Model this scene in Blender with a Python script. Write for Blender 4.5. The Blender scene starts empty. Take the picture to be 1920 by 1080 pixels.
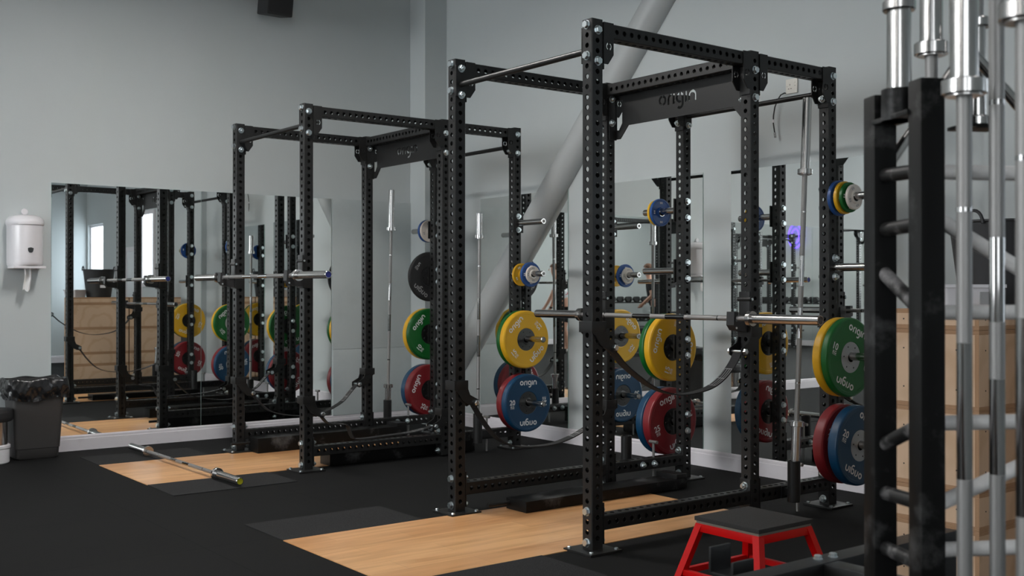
import bpy, bmesh, math, random
from mathutils import Vector, Matrix
from mathutils.geometry import tessellate_polygon

# ------------------------------------------------------------------ scene, camera, light
sc = bpy.context.scene
COL = sc.collection
PI = math.pi
random.seed(7)

sc.view_settings.view_transform = 'Standard'
sc.view_settings.look = 'None'
sc.view_settings.gamma = 1.0
sc.view_settings.use_curve_mapping = False
sc.view_settings.exposure = 0.0
sc.cycles.max_bounces = 12
sc.cycles.glossy_bounces = 8
sc.cycles.diffuse_bounces = 4
sc.cycles.sample_clamp_indirect = 6.0

cam_data = bpy.data.cameras.new('camera')
cam = bpy.data.objects.new('camera', cam_data)
COL.objects.link(cam)
cam_data.sensor_width = 36.0
cam_data.lens = 38.25
cam_data.clip_start = 0.05
cam_data.dof.use_dof = True
cam_data.dof.focus_distance = 5.6
cam_data.dof.aperture_fstop = 5.0
cam.location = (0, 0, 1.2184)
cam.rotation_euler = (PI/2 + 0.0037, 0, 0.9153)
sc.camera = cam

world = bpy.data.worlds.new('overcast_sky')
sc.world = world
world.use_nodes = True
world.node_tree.nodes['Background'].inputs['Color'].default_value = (0.72, 0.82, 1.0, 1)
world.node_tree.nodes['Background'].inputs['Strength'].default_value = 0.6

LAMP_STRENGTH = {'corner': 4.0, 'left': 4.0, 'near': 8.0, 'middle': 6.0, 'far': 28.0, 'rack': 4.0, 'side': 76.0}
DAY_STRENGTH = {'front': 15.0, 'right': 4.5}  # 'right' drives fill panes added out of view
LAMP_Z = 3.75
LAMPS = ((-7.3, .4, 'corner'), (-7.3, -1.9, 'left'), (-4.6, .9, 'near'), (-1.8, .9, 'near'), (-4.6, -1.6, 'middle'), (-1.8, -1.6, 'middle'),
         (-7.0, -4.4, 'far'), (-4.6, -4.4, 'far'), (-2.2, -4.4, 'far'), (.2, -4.4, 'far'), (-7.0, -7.0, 'far'), (-4.6, -7.0, 'far'), (-2.2, -7.0, 'far'), (.2, -7.0, 'far'),
         (-4.0, 2.9, 'rack'), (-1.2, 3.2, 'rack'), (-5.9, 2.6, 'side'))  # 'side': unseen panel added to brighten the upper left wall
WINDOW_STRENGTH = 5.0
CEIL = 4.4
XL, XR, YB, YF = -8.69, 2.29, 5.715, -9.0

# ------------------------------------------------------------------ materials
def mat(name, color, rough=0.5, metal=0.0, spec=0.5, coat=0.0, emit=None, estr=0.0, bump=None, vary=None):
    m = bpy.data.materials.new(name); m.use_nodes = True
    nt = m.node_tree; b = nt.nodes['Principled BSDF']
    b.inputs['Base Color'].default_value = (*color, 1)
    b.inputs['Roughness'].default_value = rough
    b.inputs['Metallic'].default_value = metal
    b.inputs['Specular IOR Level'].default_value = spec
    b.inputs['Coat Weight'].default_value = coat
    if emit:
        b.inputs['Emission Color'].default_value = (*emit, 1)
        b.inputs['Emission Strength'].default_value = estr
    tc = None
    if bump or vary:
        tc = nt.nodes.new('ShaderNodeTexCoord')
    if vary:                                     # (scale, other colour, lo, hi)
        n = nt.nodes.new('ShaderNodeTexNoise'); n.inputs['Scale'].default_value = vary[0]
        n.inputs['Detail'].default_value = 6; n.inputs['Roughness'].default_value = 0.65
        r = nt.nodes.new('ShaderNodeValToRGB')
        r.color_ramp.elements[0].position = vary[2]; r.color_ramp.elements[1].position = vary[3]
        r.color_ramp.elements[0].color = (*color, 1); r.color_ramp.elements[1].color = (*vary[1], 1)
        nt.links.new(tc.outputs['Object'], n.inputs['Vector'])
        nt.links.new(n.outputs['Fac'], r.inputs['Fac'])
        nt.links.new(r.outputs['Color'], b.inputs['Base Color'])
    if bump:                                     # (scale, strength)
        n = nt.nodes.new('ShaderNodeTexNoise'); n.inputs['Scale'].default_value = bump[0]
        n.inputs['Detail'].default_value = 4
        bp = nt.nodes.new('ShaderNodeBump'); bp.inputs['Strength'].default_value = bump[1]
        bp.inputs['Distance'].default_value = 0.004
        nt.links.new(tc.outputs['Object'], n.inputs['Vector'])
        nt.links.new(n.outputs['Fac'], bp.inputs['Height'])
        nt.links.new(bp.outputs['Normal'], b.inputs['Normal'])
    return m

M = {}
M['wall'] = mat('painted_wall', (0.508, 0.545, 0.547), 0.7, bump=(60, 0.08), vary=(1.3, (0.490, 0.526, 0.528), 0.35, 0.7))
M['ceiling'] = mat('ceiling_paint', (0.30, 0.31, 0.31), 0.9)
M['white_trim'] = mat('white_gloss_paint', (0.72, 0.69, 0.72), 0.4, vary=(9, (0.62, 0.59, 0.61), 0.55, 0.8))
M['panel'] = mat('wall_board_paint', (0.50, 0.545, 0.545), 0.55, vary=(4, (0.46, 0.505, 0.505), 0.5, 0.75))
M['mirror'] = mat('mirror_silver', (0.90, 0.925, 0.91), 0.0, 1.0)
M['glass_edge'] = mat('glass_edge', (0.35, 0.5, 0.46), 0.15)
M['black'] = mat('black_powder_coat', (0.0125, 0.0125, 0.0125), 0.40, spec=0.35, bump=(700, 0.05))
M['black_number'] = mat('stencil_number', (0.004, 0.004, 0.004), 0.8)
M['worn_black'] = mat('chalk_worn_black', (0.0045, 0.0045, 0.0045), 0.42, spec=0.22, vary=(5, (0.12, 0.12, 0.12), 0.54, 0.78))
M['chalk_rung'] = mat('chalk_rubbed_rung', (0.012, 0.012, 0.012), 0.5, spec=0.3, vary=(9, (0.34, 0.33, 0.33), 0.50, 0.72))
M['stool_rubber'] = mat('grey_black_rubber_mat', (0.034, 0.033, 0.032), 0.85, spec=0.2, vary=(240, (0.060, 0.058, 0.056), 0.5, 0.75))
M['worn_ply'] = mat('worn_plywood_edge', (0.20, 0.17, 0.14), 0.8)
M['worn_steel'] = mat('chalky_steel_tube', (0.58, 0.57, 0.56), 0.45, 0.0, vary=(14, (0.80, 0.78, 0.76), 0.4, 0.72))
M['chrome'] = mat('polished_chrome', (0.34, 0.335, 0.33), 0.07, 1.0)
M['satin'] = mat('satin_chrome', (0.52, 0.51, 0.50), 0.20, 1.0)
M['knurl'] = mat('knurled_steel', (0.30, 0.295, 0.29), 0.52, 0.80)
M['zinc'] = mat('zinc_bolt', (0.66, 0.72, 0.74), 0.28, 1.0)
M['bar_hole'] = mat('sleeve_end_recess', (0.10, 0.10, 0.10), 0.45, 0.8)
M['rubber_black'] = mat('black_rubber', (0.016, 0.016, 0.017), 0.55)
M['webbing'] = mat('black_webbing', (0.014, 0.014, 0.015), 0.75, bump=(900, 0.4))
M['stitch'] = mat('white_stitching', (0.55, 0.55, 0.55), 0.8)
M['bag'] = mat('black_bin_liner', (0.013, 0.013, 0.014), 0.24, bump=(26, 0.9))
M['bin'] = mat('dark_grey_bin_plastic', (0.040, 0.038, 0.037), 0.5, bump=(200, 0.15))
M['white_plastic'] = mat('white_plastic', (0.74, 0.72, 0.74), 0.25)
M['white_matt'] = mat('off_white_plastic', (0.70, 0.68, 0.62), 0.45)
M['paper'] = mat('white_paper', (0.80, 0.80, 0.80), 0.9)
M['dark'] = mat('dark_slot', (0.01, 0.01, 0.01), 0.7)
M['lettering'] = mat('white_lettering', (0.78, 0.78, 0.78), 0.5)
M['grey_lettering'] = mat('grey_lettering', (0.33, 0.33, 0.33), 0.5)
M['hub_grey'] = mat('grey_steel_hub', (0.40, 0.41, 0.42), 0.42, 0.6)
M['hub_dark'] = mat('dark_steel_hub', (0.10, 0.10, 0.10), 0.30, 0.85)
M['hub_black'] = mat('black_steel_hub', (0.010, 0.010, 0.010), 0.35)
M['yellow'] = mat('yellow_rubber', (0.72, 0.40, 0.012), 0.42)
M['green'] = mat('green_rubber', (0.002, 0.115, 0.016), 0.42)
M['blue'] = mat('blue_rubber', (0.001, 0.043, 0.105), 0.42)
M['red'] = mat('red_rubber', (0.21, 0.012, 0.017), 0.42)
M['light_blue'] = mat('light_blue_rubber', (0.012, 0.070, 0.26), 0.42)
M['white_rubber'] = mat('cream_white_rubber', (0.66, 0.61, 0.56), 0.45)
M['cap_blue'] = mat('blue_end_cap', (0.02, 0.03, 0.22), 0.4)
M['cap_yellow'] = mat('yellow_end_cap', (0.42, 0.40, 0.01), 0.4)
M['red_paint'] = mat('red_gloss_paint', (0.54, 0.0015, 0.002), 0.38, spec=0.22)
M['ply_edge_dark'] = mat('plywood_underside', (0.20, 0.12, 0.07), 0.7)
M['pipe'] = mat('grey_pipe_paint', (0.46, 0.48, 0.48), 0.4)
M['door'] = mat('white_door_paint', (0.72, 0.74, 0.76), 0.4)
for _k, _v in LAMP_STRENGTH.items(): M['lamp_'+_k] = mat('lamp_diffuser_'+_k, (0.9, 0.9, 0.9), 0.6, emit=(1.0, 0.97, 0.94), estr=_v)
M['window_light'] = mat('bright_frosted_pane', (0.8, 0.85, 0.9), 0.4, emit=(0.80, 0.90, 1.0), estr=WINDOW_STRENGTH)
for _k, _v in DAY_STRENGTH.items(): M['day_'+_k] = mat('bright_daylight_pane_'+_k, (0.8, 0.85, 0.9), 0.4, emit=(0.93, 0.97, 1.0), estr=_v)
M['neon'] = mat('violet_neon_tube', (0.2, 0.1, 0.9), 0.4, emit=(0.14, 0.07, 1.0), estr=3.0)
M['exit'] = mat('green_exit_panel', (0.0, 0.4, 0.3), 0.4, emit=(0.02, 0.75, 0.55), estr=1.4)
M['skin'] = mat('skin', (0.55, 0.30, 0.21), 0.5)
M['hair'] = mat('brown_hair', (0.12, 0.055, 0.03), 0.7)
M['shirt_white'] = mat('white_cotton', (0.66, 0.68, 0.70), 0.9)
M['shirt_black'] = mat('black_cotton', (0.014, 0.014, 0.016), 0.9)
M['sash_red'] = mat('red_cotton', (0.45, 0.012, 0.03), 0.9)
M['shoe'] = mat('pale_shoe_fabric', (0.42, 0.40, 0.38), 0.8)

def floor_mat(name, base, speck, seam=True):
    m = mat(name, base, 0.82, spec=0.14)
    nt = m.node_tree; b = nt.nodes['Principled BSDF']
    tc = nt.nodes.new('ShaderNodeTexCoord')
    n = nt.nodes.new('ShaderNodeTexNoise'); n.inputs['Scale'].default_value = 260; n.inputs['Detail'].default_value = 3
    r = nt.nodes.new('ShaderNodeValToRGB')
    r.color_ramp.elements[0].position = 0.45; r.color_ramp.elements[1].position = 0.78
    r.color_ramp.elements[0].color = (*base, 1); r.color_ramp.elements[1].color = (*speck, 1)
    n2 = nt.nodes.new('ShaderNodeTexNoise'); n2.inputs['Scale'].default_value = 2.2; n2.inputs['Detail'].default_value = 5
    mx = nt.nodes.new('ShaderNodeMixRGB'); mx.blend_type = 'MULTIPLY'; mx.inputs['Fac'].default_value = 0.35
    nt.links.new(tc.outputs['Object'], n.inputs['Vector']); nt.links.new(tc.outputs['Object'], n2.inputs['Vector'])
    nt.links.new(n.outputs['Fac'], r.inputs['Fac'])
    nt.links.new(r.outputs['Color'], mx.inputs['Color1']); nt.links.new(n2.outputs['Fac'], mx.inputs['Color2'])
    out = mx.outputs['Color']
    if seam:
        br = nt.nodes.new('ShaderNodeTexBrick')
        br.offset = 0.0
        br.inputs['Scale'].default_value = 1.0
        br.inputs['Brick Width'].default_value = 1.0; br.inputs['Row Height'].default_value = 1.0
        br.inputs['Mortar Size'].default_value = 0.004; br.inputs['Mortar Smooth'].default_value = 0.3
        br.inputs['Color1'].default_value = (1, 1, 1, 1); br.inputs['Color2'].default_value = (0.86, 0.86, 0.86, 1)
        br.inputs['Mortar'].default_value = (0.35, 0.35, 0.35, 1)
        nt.links.new(tc.outputs['Object'], br.inputs['Vector'])
        m2 = nt.nodes.new('ShaderNodeMixRGB'); m2.blend_type = 'MULTIPLY'; m2.inputs['Fac'].default_value = 1
        nt.links.new(out, m2.inputs['Color1']); nt.links.new(br.outputs['Color'], m2.inputs['Color2'])
        out = m2.outputs['Color']
    nt.links.new(out, b.inputs['Base Color'])
    bp = nt.nodes.new('ShaderNodeBump'); bp.inputs['Strength'].default_value = 0.25; bp.inputs['Distance'].default_value = 0.003
    nt.links.new(n.outputs['Fac'], bp.inputs['Height']); nt.links.new(bp.outputs['Normal'], b.inputs['Normal'])
    return m
M['floor'] = floor_mat('black_rubber_floor', (0.0078, 0.0078, 0.0078), (0.016, 0.016, 0.0165))
M['tile'] = floor_mat('textured_rubber_tile', (0.017, 0.017, 0.0175), (0.070, 0.070, 0.072), False)

def plank_mat():
    m = mat('orange_oak_planks', (0.5, 0.3, 0.13), 0.32, spec=0.45)
    nt = m.node_tree; b = nt.nodes['Principled BSDF']
    tc = nt.nodes.new('ShaderNodeTexCoord')
    mp = nt.nodes.new('ShaderNodeMapping'); mp.inputs['Rotation'].default_value = (0, 0, PI/2)
    br = nt.nodes.new('ShaderNodeTexBrick'); br.offset = 0.37; br.squash = 1.0
    br.inputs['Scale'].default_value = 1.0
    br.inputs['Brick Width'].default_value = 0.95; br.inputs['Row Height'].default_value = 0.165
    br.inputs['Mortar Size'].default_value = 0.0007; br.inputs['Bias'].default_value = 0.15
    br.inputs['Color1'].default_value = (0.84, 0.50, 0.24, 1); br.inputs['Color2'].default_value = (0.66, 0.345, 0.15, 1)
    br.inputs['Mortar'].default_value = (0.46, 0.24, 0.10, 1)
    st = nt.nodes.new('ShaderNodeMapping'); st.inputs['Scale'].default_value = (7, 0.8, 1)
    n = nt.nodes.new('ShaderNodeTexNoise'); n.inputs['Scale'].default_value = 2.0; n.inputs['Detail'].default_value = 9; n.inputs['Distortion'].default_value = 0.6
    r = nt.nodes.new('ShaderNodeValToRGB')
    r.color_ramp.elements[0].position = 0.34; r.color_ramp.elements[1].position = 0.60
    r.color_ramp.elements[0].color = (0.74, 0.64, 0.55, 1); r.color_ramp.elements[1].color = (1, 1, 1, 1)
    mx = nt.nodes.new('ShaderNodeMixRGB'); mx.blend_type = 'MULTIPLY'; mx.inputs['Fac'].default_value = 0.9
    nt.links.new(tc.outputs['Object'], mp.inputs['Vector']); nt.links.new(mp.outputs['Vector'], br.inputs['Vector'])
    nt.links.new(tc.outputs['Object'], st.inputs['Vector']); nt.links.new(st.outputs['Vector'], n.inputs['Vector'])
    nt.links.new(n.outputs['Fac'], r.inputs['Fac'])
    nt.links.new(br.outputs['Color'], mx.inputs['Color1']); nt.links.new(r.outputs['Color'], mx.inputs['Color2'])
    nt.links.new(mx.outputs['Color'], b.inputs['Base Color'])
    return m
M['planks'] = plank_mat()

def ply_mat(name, c1, c2):
    m = mat(name, c1, 0.6, spec=0.3)
    nt = m.node_tree; b = nt.nodes['Principled BSDF']
    tc = nt.nodes.new('ShaderNodeTexCoord')
    n0 = nt.nodes.new('ShaderNodeTexNoise'); n0.inputs['Scale'].default_value = 1.7; n0.inputs['Detail'].default_value = 2
    w = nt.nodes.new('ShaderNodeTexWave'); w.wave_type = 'RINGS'; w.inputs['Scale'].default_value = 2.2
    w.inputs['Distortion'].default_value = 9; w.inputs['Detail'].default_value = 3; w.inputs['Detail Scale'].default_value = 1.2
    r = nt.nodes.new('ShaderNodeValToRGB')
    r.color_ramp.elements[0].color = (*c2, 1); r.color_ramp.elements[1].color = (*c1, 1)
    r.color_ramp.elements[0].position = 0.0; r.color_ramp.elements[1].position = 0.35
    nt.links.new(tc.outputs['Object'], w.inputs['Vector']); nt.links.new(w.outputs['Fac'], r.inputs['Fac'])
    nt.links.new(r.outputs['Color'], b.inputs['Base Color'])
    return m
M['ply'] = ply_mat('birch_plywood_face', (0.62, 0.435, 0.295), (0.56, 0.38, 0.245))
def ply_edge_mat(name='birch_plywood_edge', axis='Z'):
    m = mat(name, (0.42, 0.25, 0.14), 0.7, spec=0.2)
    nt = m.node_tree; b = nt.nodes['Principled BSDF']
    tc = nt.nodes.new('ShaderNodeTexCoord')
    w = nt.nodes.new('ShaderNodeTexWave'); w.bands_direction = axis; w.inputs['Scale'].default_value = 55; w.inputs['Distortion'].default_value = 0.3
    r = nt.nodes.new('ShaderNodeValToRGB')
    r.color_ramp.elements[0].color = (0.30, 0.17, 0.095, 1); r.color_ramp.elements[1].color = (0.47, 0.29, 0.17, 1)
    nt.links.new(tc.outputs['Object'], w.inputs['Vector']); nt.links.new(w.outputs['Fac'], r.inputs['Fac'])
    nt.links.new(r.outputs['Color'], b.inputs['Base Color'])
    return m
M['ply_edge'] = ply_edge_mat()
M['ply_end'] = ply_edge_mat('birch_plywood_upright_edge', 'X')

# ------------------------------------------------------------------ mesh builder
class MB:
    def __init__(s):
        s.v = []; s.f = []; s.m = []; s.slots = []
    def slot(s, name):
        if name not in s.slots: s.slots.append(name)
        return s.slots.index(name)
    def add(s, verts, faces, m, T=None):
        o = len(s.v); k = s.slot(m)
        for p in verts:
            p = Vector(p)
            s.v.append(T @ p if T is not None else p)
        for f in faces:
            s.f.append([i+o for i in f]); s.m.append(k)
    def box(s, a, b, m, T=None, bev=0.0):
        x0, y0, z0 = [min(a[i], b[i]) for i in range(3)]; x1, y1, z1 = [max(a[i], b[i]) for i in range(3)]
        if bev <= 0:
            v = [(x0,y0,z0),(x1,y0,z0),(x1,y1,z0),(x0,y1,z0),(x0,y0,z1),(x1,y0,z1),(x1,y1,z1),(x0,y1,z1)]
            s.add(v, [(0,3,2,1),(4,5,6,7),(0,1,5,4),(1,2,6,5),(2,3,7,6),(3,0,4,7)], m, T); return
        bm = bmesh.new()
        bmesh.ops.create_cube(bm, size=1.0)
        for w in bm.verts:
            w.co = Vector(((x0+x1)/2 + w.co.x*(x1-x0), (y0+y1)/2 + w.co.y*(y1-y0), (z0+z1)/2 + w.co.z*(z1-z0)))
        bmesh.ops.bevel(bm, geom=bm.edges[:], offset=bev, segments=2, affect='EDGES', profile=0.7)
        bm.verts.ensure_lookup_table(); bm.verts.index_update()
        s.add([w.co.copy() for w in bm.verts], [[w.index for w in f.verts] for f in bm.faces], m, T); bm.free()
    def lathe(s, prof, n, m, T=None, caps=True):
        """prof: list of (r, x) around the X axis; m a name or a list of names, one per segment"""
        v = []
        for r, x in prof:
            for k in range(n):
                a = 2*PI*k/n
                v.append((x, r*math.cos(a), r*math.sin(a)))
        for i in range(len(prof)-1):
            mm = m if isinstance(m, str) else m[i]
            s.add(v[i*n:(i+2)*n], [(k, (k+1) % n, n+(k+1) % n, n+k) for k in range(n)], mm, T)
        if caps:
            s.add(v[:n], [list(range(n))[::-1]], m if isinstance(m, str) else m[0], T)
            s.add(v[-n:], [list(range(n))], m if isinstance(m, str) else m[-1], T)
    def tube(s, p, q, r, m, n=16, r2=None):
        p = Vector(p); q = Vector(q); d = q-p; L = d.length
        T = Matrix.Translation(p) @ d.to_track_quat('X', 'Z').to_matrix().to_4x4()
        s.lathe([(r, 0), (r if r2 is None else r2, L)], n, m, T)
    def path(s, pts, r, m, n=8):
        pts = [Vector(p) for p in pts]; rings = []
        up = Vector((0.13, 0.21, 0.97))
        for i, p in enumerate(pts):
            t = (pts[min(i+1, len(pts)-1)] - pts[max(i-1, 0)]).normalized()
            a = t.cross(up).normalized(); b = t.cross(a).normalized()
            rings += [p + r*(math.cos(2*PI*k/n)*a + math.sin(2*PI*k/n)*b) for k in range(n)]
        f = []
        for i in range(len(pts)-1):
            f += [(i*n+k, i*n+(k+1) % n, (i+1)*n+(k+1) % n, (i+1)*n+k) for k in range(n)]
        f += [list(range(n))[::-1], [(len(pts)-1)*n+k for k in range(n)]]
        s.add(rings, f, m)
    def plate(s, outer, holes, t, m, T=None):
        """flat plate: 2D outline (u, v) with holes, thickness t along w (centred); T maps (u, v, w)"""
        loops = [[Vector((u, w, 0)) for u, w in L] for L in [outer]+list(holes)]
        flat = [p for L in loops for p in L]
        tri = tessellate_polygon(loops)
        n = len(flat)
        v = [(p.x, p.y, t/2) for p in flat] + [(p.x, p.y, -t/2) for p in flat]
        f = []
        for a, b, c in tri:
            pa, pb, pc = flat[a], flat[b], flat[c]
            if (pb-pa).cross(pc-pa).z < 0: a, b, c = c, b, a
            f.append((a, b, c)); f.append((c+n, b+n, a+n))
        o = 0
        for L in loops:
            k = len(L)
            for i in range(k):
                j = (i+1) % k
                f.append((o+i, o+j, o+j+n, o+i+n))
            o += k
        s.add(v, f, m, T)
    def flat(s, outer, m, T, w=0.0):
        """one-sided flat polygon (lettering) lying at height w above its surface"""
        loop = [Vector((u, v, 0)) for u, v in outer]
        tri = tessellate_polygon([loop]); f = []
        for a, b, c in tri:
            if (loop[b]-loop[a]).cross(loop[c]-loop[a]).z < 0: a, b, c = c, b, a
            f.append((a, b, c))
        s.add([(p.x, p.y, w) for p in loop], f, m, T)
    def build(s, name, parent=None, loc=None, rot=None, angle=35, flip_fix=True):
        me = bpy.data.meshes.new(name)
        me.from_pydata([tuple(p) for p in s.v], [], s.f)
        for nm in s.slots: me.materials.append(M[nm])
        me.polygons.foreach_set('material_index', s.m)
        me.polygons.foreach_set('use_smooth', [True]*len(s.f))
        me.update()
        me.set_sharp_from_angle(angle=math.radians(angle))
        return link(name, me, parent, loc, rot)

def link(name, me, parent=None, loc=None, rot=None):
    o = bpy.data.objects.new(name, me); COL.objects.link(o)
    if parent: o.parent = parent
    if loc is not None: o.location = loc
    if rot is not None: o.rotation_euler = rot
    return o

def tag(o, label, cat, group=None, kind=None):
    o['label'] = label; o['category'] = cat
    if group: o['group'] = group
    if kind: o['kind'] = kind
    return o
def struct(o):
    o['kind'] = 'structure'; return o
def thing(name, label, cat, loc=(0,0,0), rot=(0,0,0), group=None):
    o = bpy.data.objects.new(name, None); COL.objects.link(o)
    o.empty_display_size = 0.1
    o.location = loc; o.rotation_euler = rot
    return tag(o, label, cat, group)
def copy_tree(o, parent=None):
    c = o.copy(); COL.objects.link(c)
    if parent: c.parent = parent
    for ch in [x for x in KIDS.get(o.name, [])]:
        copy_tree(ch, c)
    return c
KIDS = {}
def index_kids():
    KIDS.clear()
    for o in bpy.data.objects:
        if o.parent: KIDS.setdefault(o.parent.name, []).append(o)

def basis(o, u, v):
    """matrix whose columns send (u, v, w) to world, origin o"""
    u = Vector(u); v = Vector(v); w = u.cross(v)
    return Matrix(((u.x, v.x, w.x, o[0]), (u.y, v.y, w.y, o[1]), (u.z, v.z, w.z, o[2]), (0, 0, 0, 1)))

# ------------------------------------------------------------------ lettering
def arc(cx, cy, r, a0, a1, n=14):
    return [(cx+r*math.cos(math.radians(a0+(a1-a0)*i/n)), cy+r*math.sin(math.radians(a0+(a1-a0)*i/n))) for i in range(n+1)]
def logo_letters(gap, s=0.25):
    """the rounded lower-case word, x-height 1; returns polygons and total width"""
    R = 0.5; q = R-s; out = []; x = 0.0
    def put(poly): out.append([(px+x, py) for px, py in poly])
    def half_left(a_end=270-gap): return arc(.5,.5,R,90+gap,a_end) + arc(.5,.5,q,a_end,90+gap)
    # o
    put(half_left()); put(arc(.5,.5,R,-90+gap,90-gap) + arc(.5,.5,q,90-gap,-90+gap)); x += 1.15
    # r
    put([(0,0),(s,0)] + arc(.5,.5,q,180,88) + arc(.5,.5,R,88,180)); x += 0.66
    # i
    put([(0,0),(s,0),(s,.97),(0,.97)]); x += s+.15
    # g
    put(half_left(296)); put(arc(.5,.5,R,90-gap,0) + arc(.5,-.06,R,0,-128) + arc(.5,-.06,q,-128,0) + arc(.5,.5,q,0,90-gap)); x += 1.15
    # i
    put([(0,0),(s,0),(s,.97),(0,.97)]); x += s+.15
    # n
    put([(0,0),(s,0)] + arc(.5,.5,q,180,0) + [(1-s,0),(1,0)] + arc(.5,.5,R,0,180)); x += 1.0
    return out, x
PLATE_WORD = logo_letters(1.5)
CUT_WORD = logo_letters(9, 0.24)

_text = {}
def text_polys(body, bold=0.02):
    """triangulated glyphs of the built-in font: (verts, faces, width, height)"""
    if body in _text: return _text[body]
    cu = bpy.data.curves.new('t', 'FONT'); cu.body = body; cu.size = 1.0; cu.offset = bold; cu.resolution_u = 3
    ob = bpy.data.objects.new('t', cu); COL.objects.link(ob)
    dg = bpy.context.evaluated_depsgraph_get(); dg.update()
    me = bpy.data.meshes.new_from_object(ob.evaluated_get(dg))
    v = [(p.co.x, p.co.y) for p in me.vertices]; f = [list(p.vertices) for p in me.polygons]
    bpy.data.objects.remove(ob); bpy.data.curves.remove(cu); bpy.data.meshes.remove(me)
    x0 = min(p[0] for p in v); x1 = max(p[0] for p in v); y0 = min(p[1] for p in v); y1 = max(p[1] for p in v)
    v = [(p[0]-x0, p[1]-y0) for p in v]
    _text[body] = (v, f, x1-x0, y1-y0); return _text[body]
def put_text(mb, body, height, m, T, cx, cy, w=0.0, squeeze=1.0):
    v, f, W, H = text_polys(body); k = height/H
    vv = [((p[0]-W/2)*k*squeeze+cx, (p[1]-H/2)*k+cy, w) for p in v]
    ff = []
    for q in f:
        a, b, c = [Vector(vv[i]) for i in q[:3]]
        ff.append(q if (b-a).cross(c-a).z > 0 else q[::-1])
    mb.add(vv, ff, m, T)
def put_word(mb, word, xh, m, T, cx, cy, w=0.0):
    polys, W = word
    for p in polys:
        mb.flat([((u-W/2)*xh+cx, (v-.5)*xh+cy) for u, v in p], m, T, w)

# ------------------------------------------------------------------ the room
def quad_box(name, a, b, m, bev=0.0):
    q = MB(); q.box(a, b, m, None, bev); return q.build(name)
struct(quad_box('floor', (XL-.2, YF-.2, -.2), (XR+.2, YB+.2, 0), 'floor'))
struct(quad_box('ceiling', (XL-.2, YF-.2, CEIL), (XR+.2, YB+.2, CEIL+.2), 'ceiling'))
struct(quad_box('wall_left', (XL-.2, YF-.2, 0), (XL, YB+.2, CEIL), 'wall'))
RWY = ((-3.6, -2.0), (-1.7, -.1)); RWZ0, RWZ1 = 1.2, 3.6  # right wall windows: unseen, added to brighten the left wall
q = MB(); q.box((XR, YF-.2, 0), (XR+.2, YB+.2, RWZ0), 'wall'); q.box((XR, YF-.2, RWZ1), (XR+.2, YB+.2, CEIL), 'wall')
ed = [YF-.2] + [y for ab in RWY for y in ab] + [YB+.2]
for i in range(0, len(ed), 2): q.box((XR, ed[i], RWZ0), (XR+.2, ed[i+1], RWZ1), 'wall')
struct(q.build('wall_right'))
for i, (a, b) in enumerate(RWY):
    q = MB()
    for c, d in (((XR+.04, a, RWZ0), (XR+.10, a+.05, RWZ1)), ((XR+.04, b-.05, RWZ0), (XR+.10, b, RWZ1)), ((XR+.04, a+.05, RWZ0), (XR+.10, b-.05, RWZ0+.05)), ((XR+.04, a+.05, RWZ1-.05), (XR+.10, b-.05, RWZ1))):
        q.box(c, d, 'white_trim')
    w = struct(q.build('window_%d' % (i+6)))
    q = MB(); q.box((XR+.07, a+.05, RWZ0+.05), (XR+.08, b-.05, RWZ1-.05), 'day_right'); q.build('pane', w)
# front wall, behind the camera, with a row of tall daylight windows
FWZ0, FWZ1 = 1.15, 4.15
FWX = ((-8.25, -6.75), (-6.55, -5.05), (-4.85, -3.60))
q = MB()
q.box((XL, YF-.2, 0), (XR, YF, FWZ0), 'wall'); q.box((XL, YF-.2, FWZ1), (XR, YF, CEIL), 'wall')
ed = [XL] + [x for ab in FWX for x in ab] + [XR]
for i in range(0, len(ed), 2): q.box((ed[i], YF-.2, FWZ0), (ed[i+1], YF, FWZ1), 'wall')
struct(q.build('wall_front'))
for i, (a, b) in enumerate(FWX):
    q = MB()
    for c, d in (((a, YF-.10, FWZ0), (a+.05, YF-.04, FWZ1)), ((b-.05, YF-.10, FWZ0), (b, YF-.04, FWZ1)), ((a+.05, YF-.10, FWZ0), (b-.05, YF-.04, FWZ0+.05)), ((a+.05, YF-.10, FWZ1-.05), (b-.05, YF-.04, FWZ1))):
        q.box(c, d, 'white_trim')
    w = struct(q.build('window_%d' % (i+3)))
    q = MB(); q.box((a+.05, YF-.08, FWZ0+.05), (b-.05, YF-.07, FWZ1-.05), 'day_front'); q.build('pane', w)
# back wall with a real window opening near its right end
WX0, WX1, WZ0, WZ1 = 1.38, 2.22, 0.95, 2.38
q = MB()
for a, b in (((XL, YB, 0), (WX0, YB+.2, CEIL)), ((WX1, YB, 0), (XR, YB+.2, CEIL)),
             ((WX0, YB, 0), (WX1, YB+.2, WZ0)), ((WX0, YB, WZ1), (WX1, YB+.2, CEIL))):
    q.box(a, b, 'wall')
struct(q.build('wall_back'))
q = MB(); q.box((WX0+.035, YB+.07, WZ0+.035), (WX1-.035, YB+.085, WZ1-.035), 'window_light'); pane = q.build('pane')
q = MB()
for a, b in (((WX0, YB+.04, WZ0), (WX0+.04, YB+.11, WZ1)), ((WX1-.04, YB+.04, WZ0), (WX1, YB+.11, WZ1)),
             ((WX0+.04, YB+.04, WZ0), (WX1-.04, YB+.11, WZ0+.04)), ((WX0+.04, YB+.04, WZ1-.04), (WX1-.04, YB+.11, WZ1))):
    q.box(a, b, 'white_trim')
win = struct(q.build('window_1')); pane.parent = win
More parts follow.
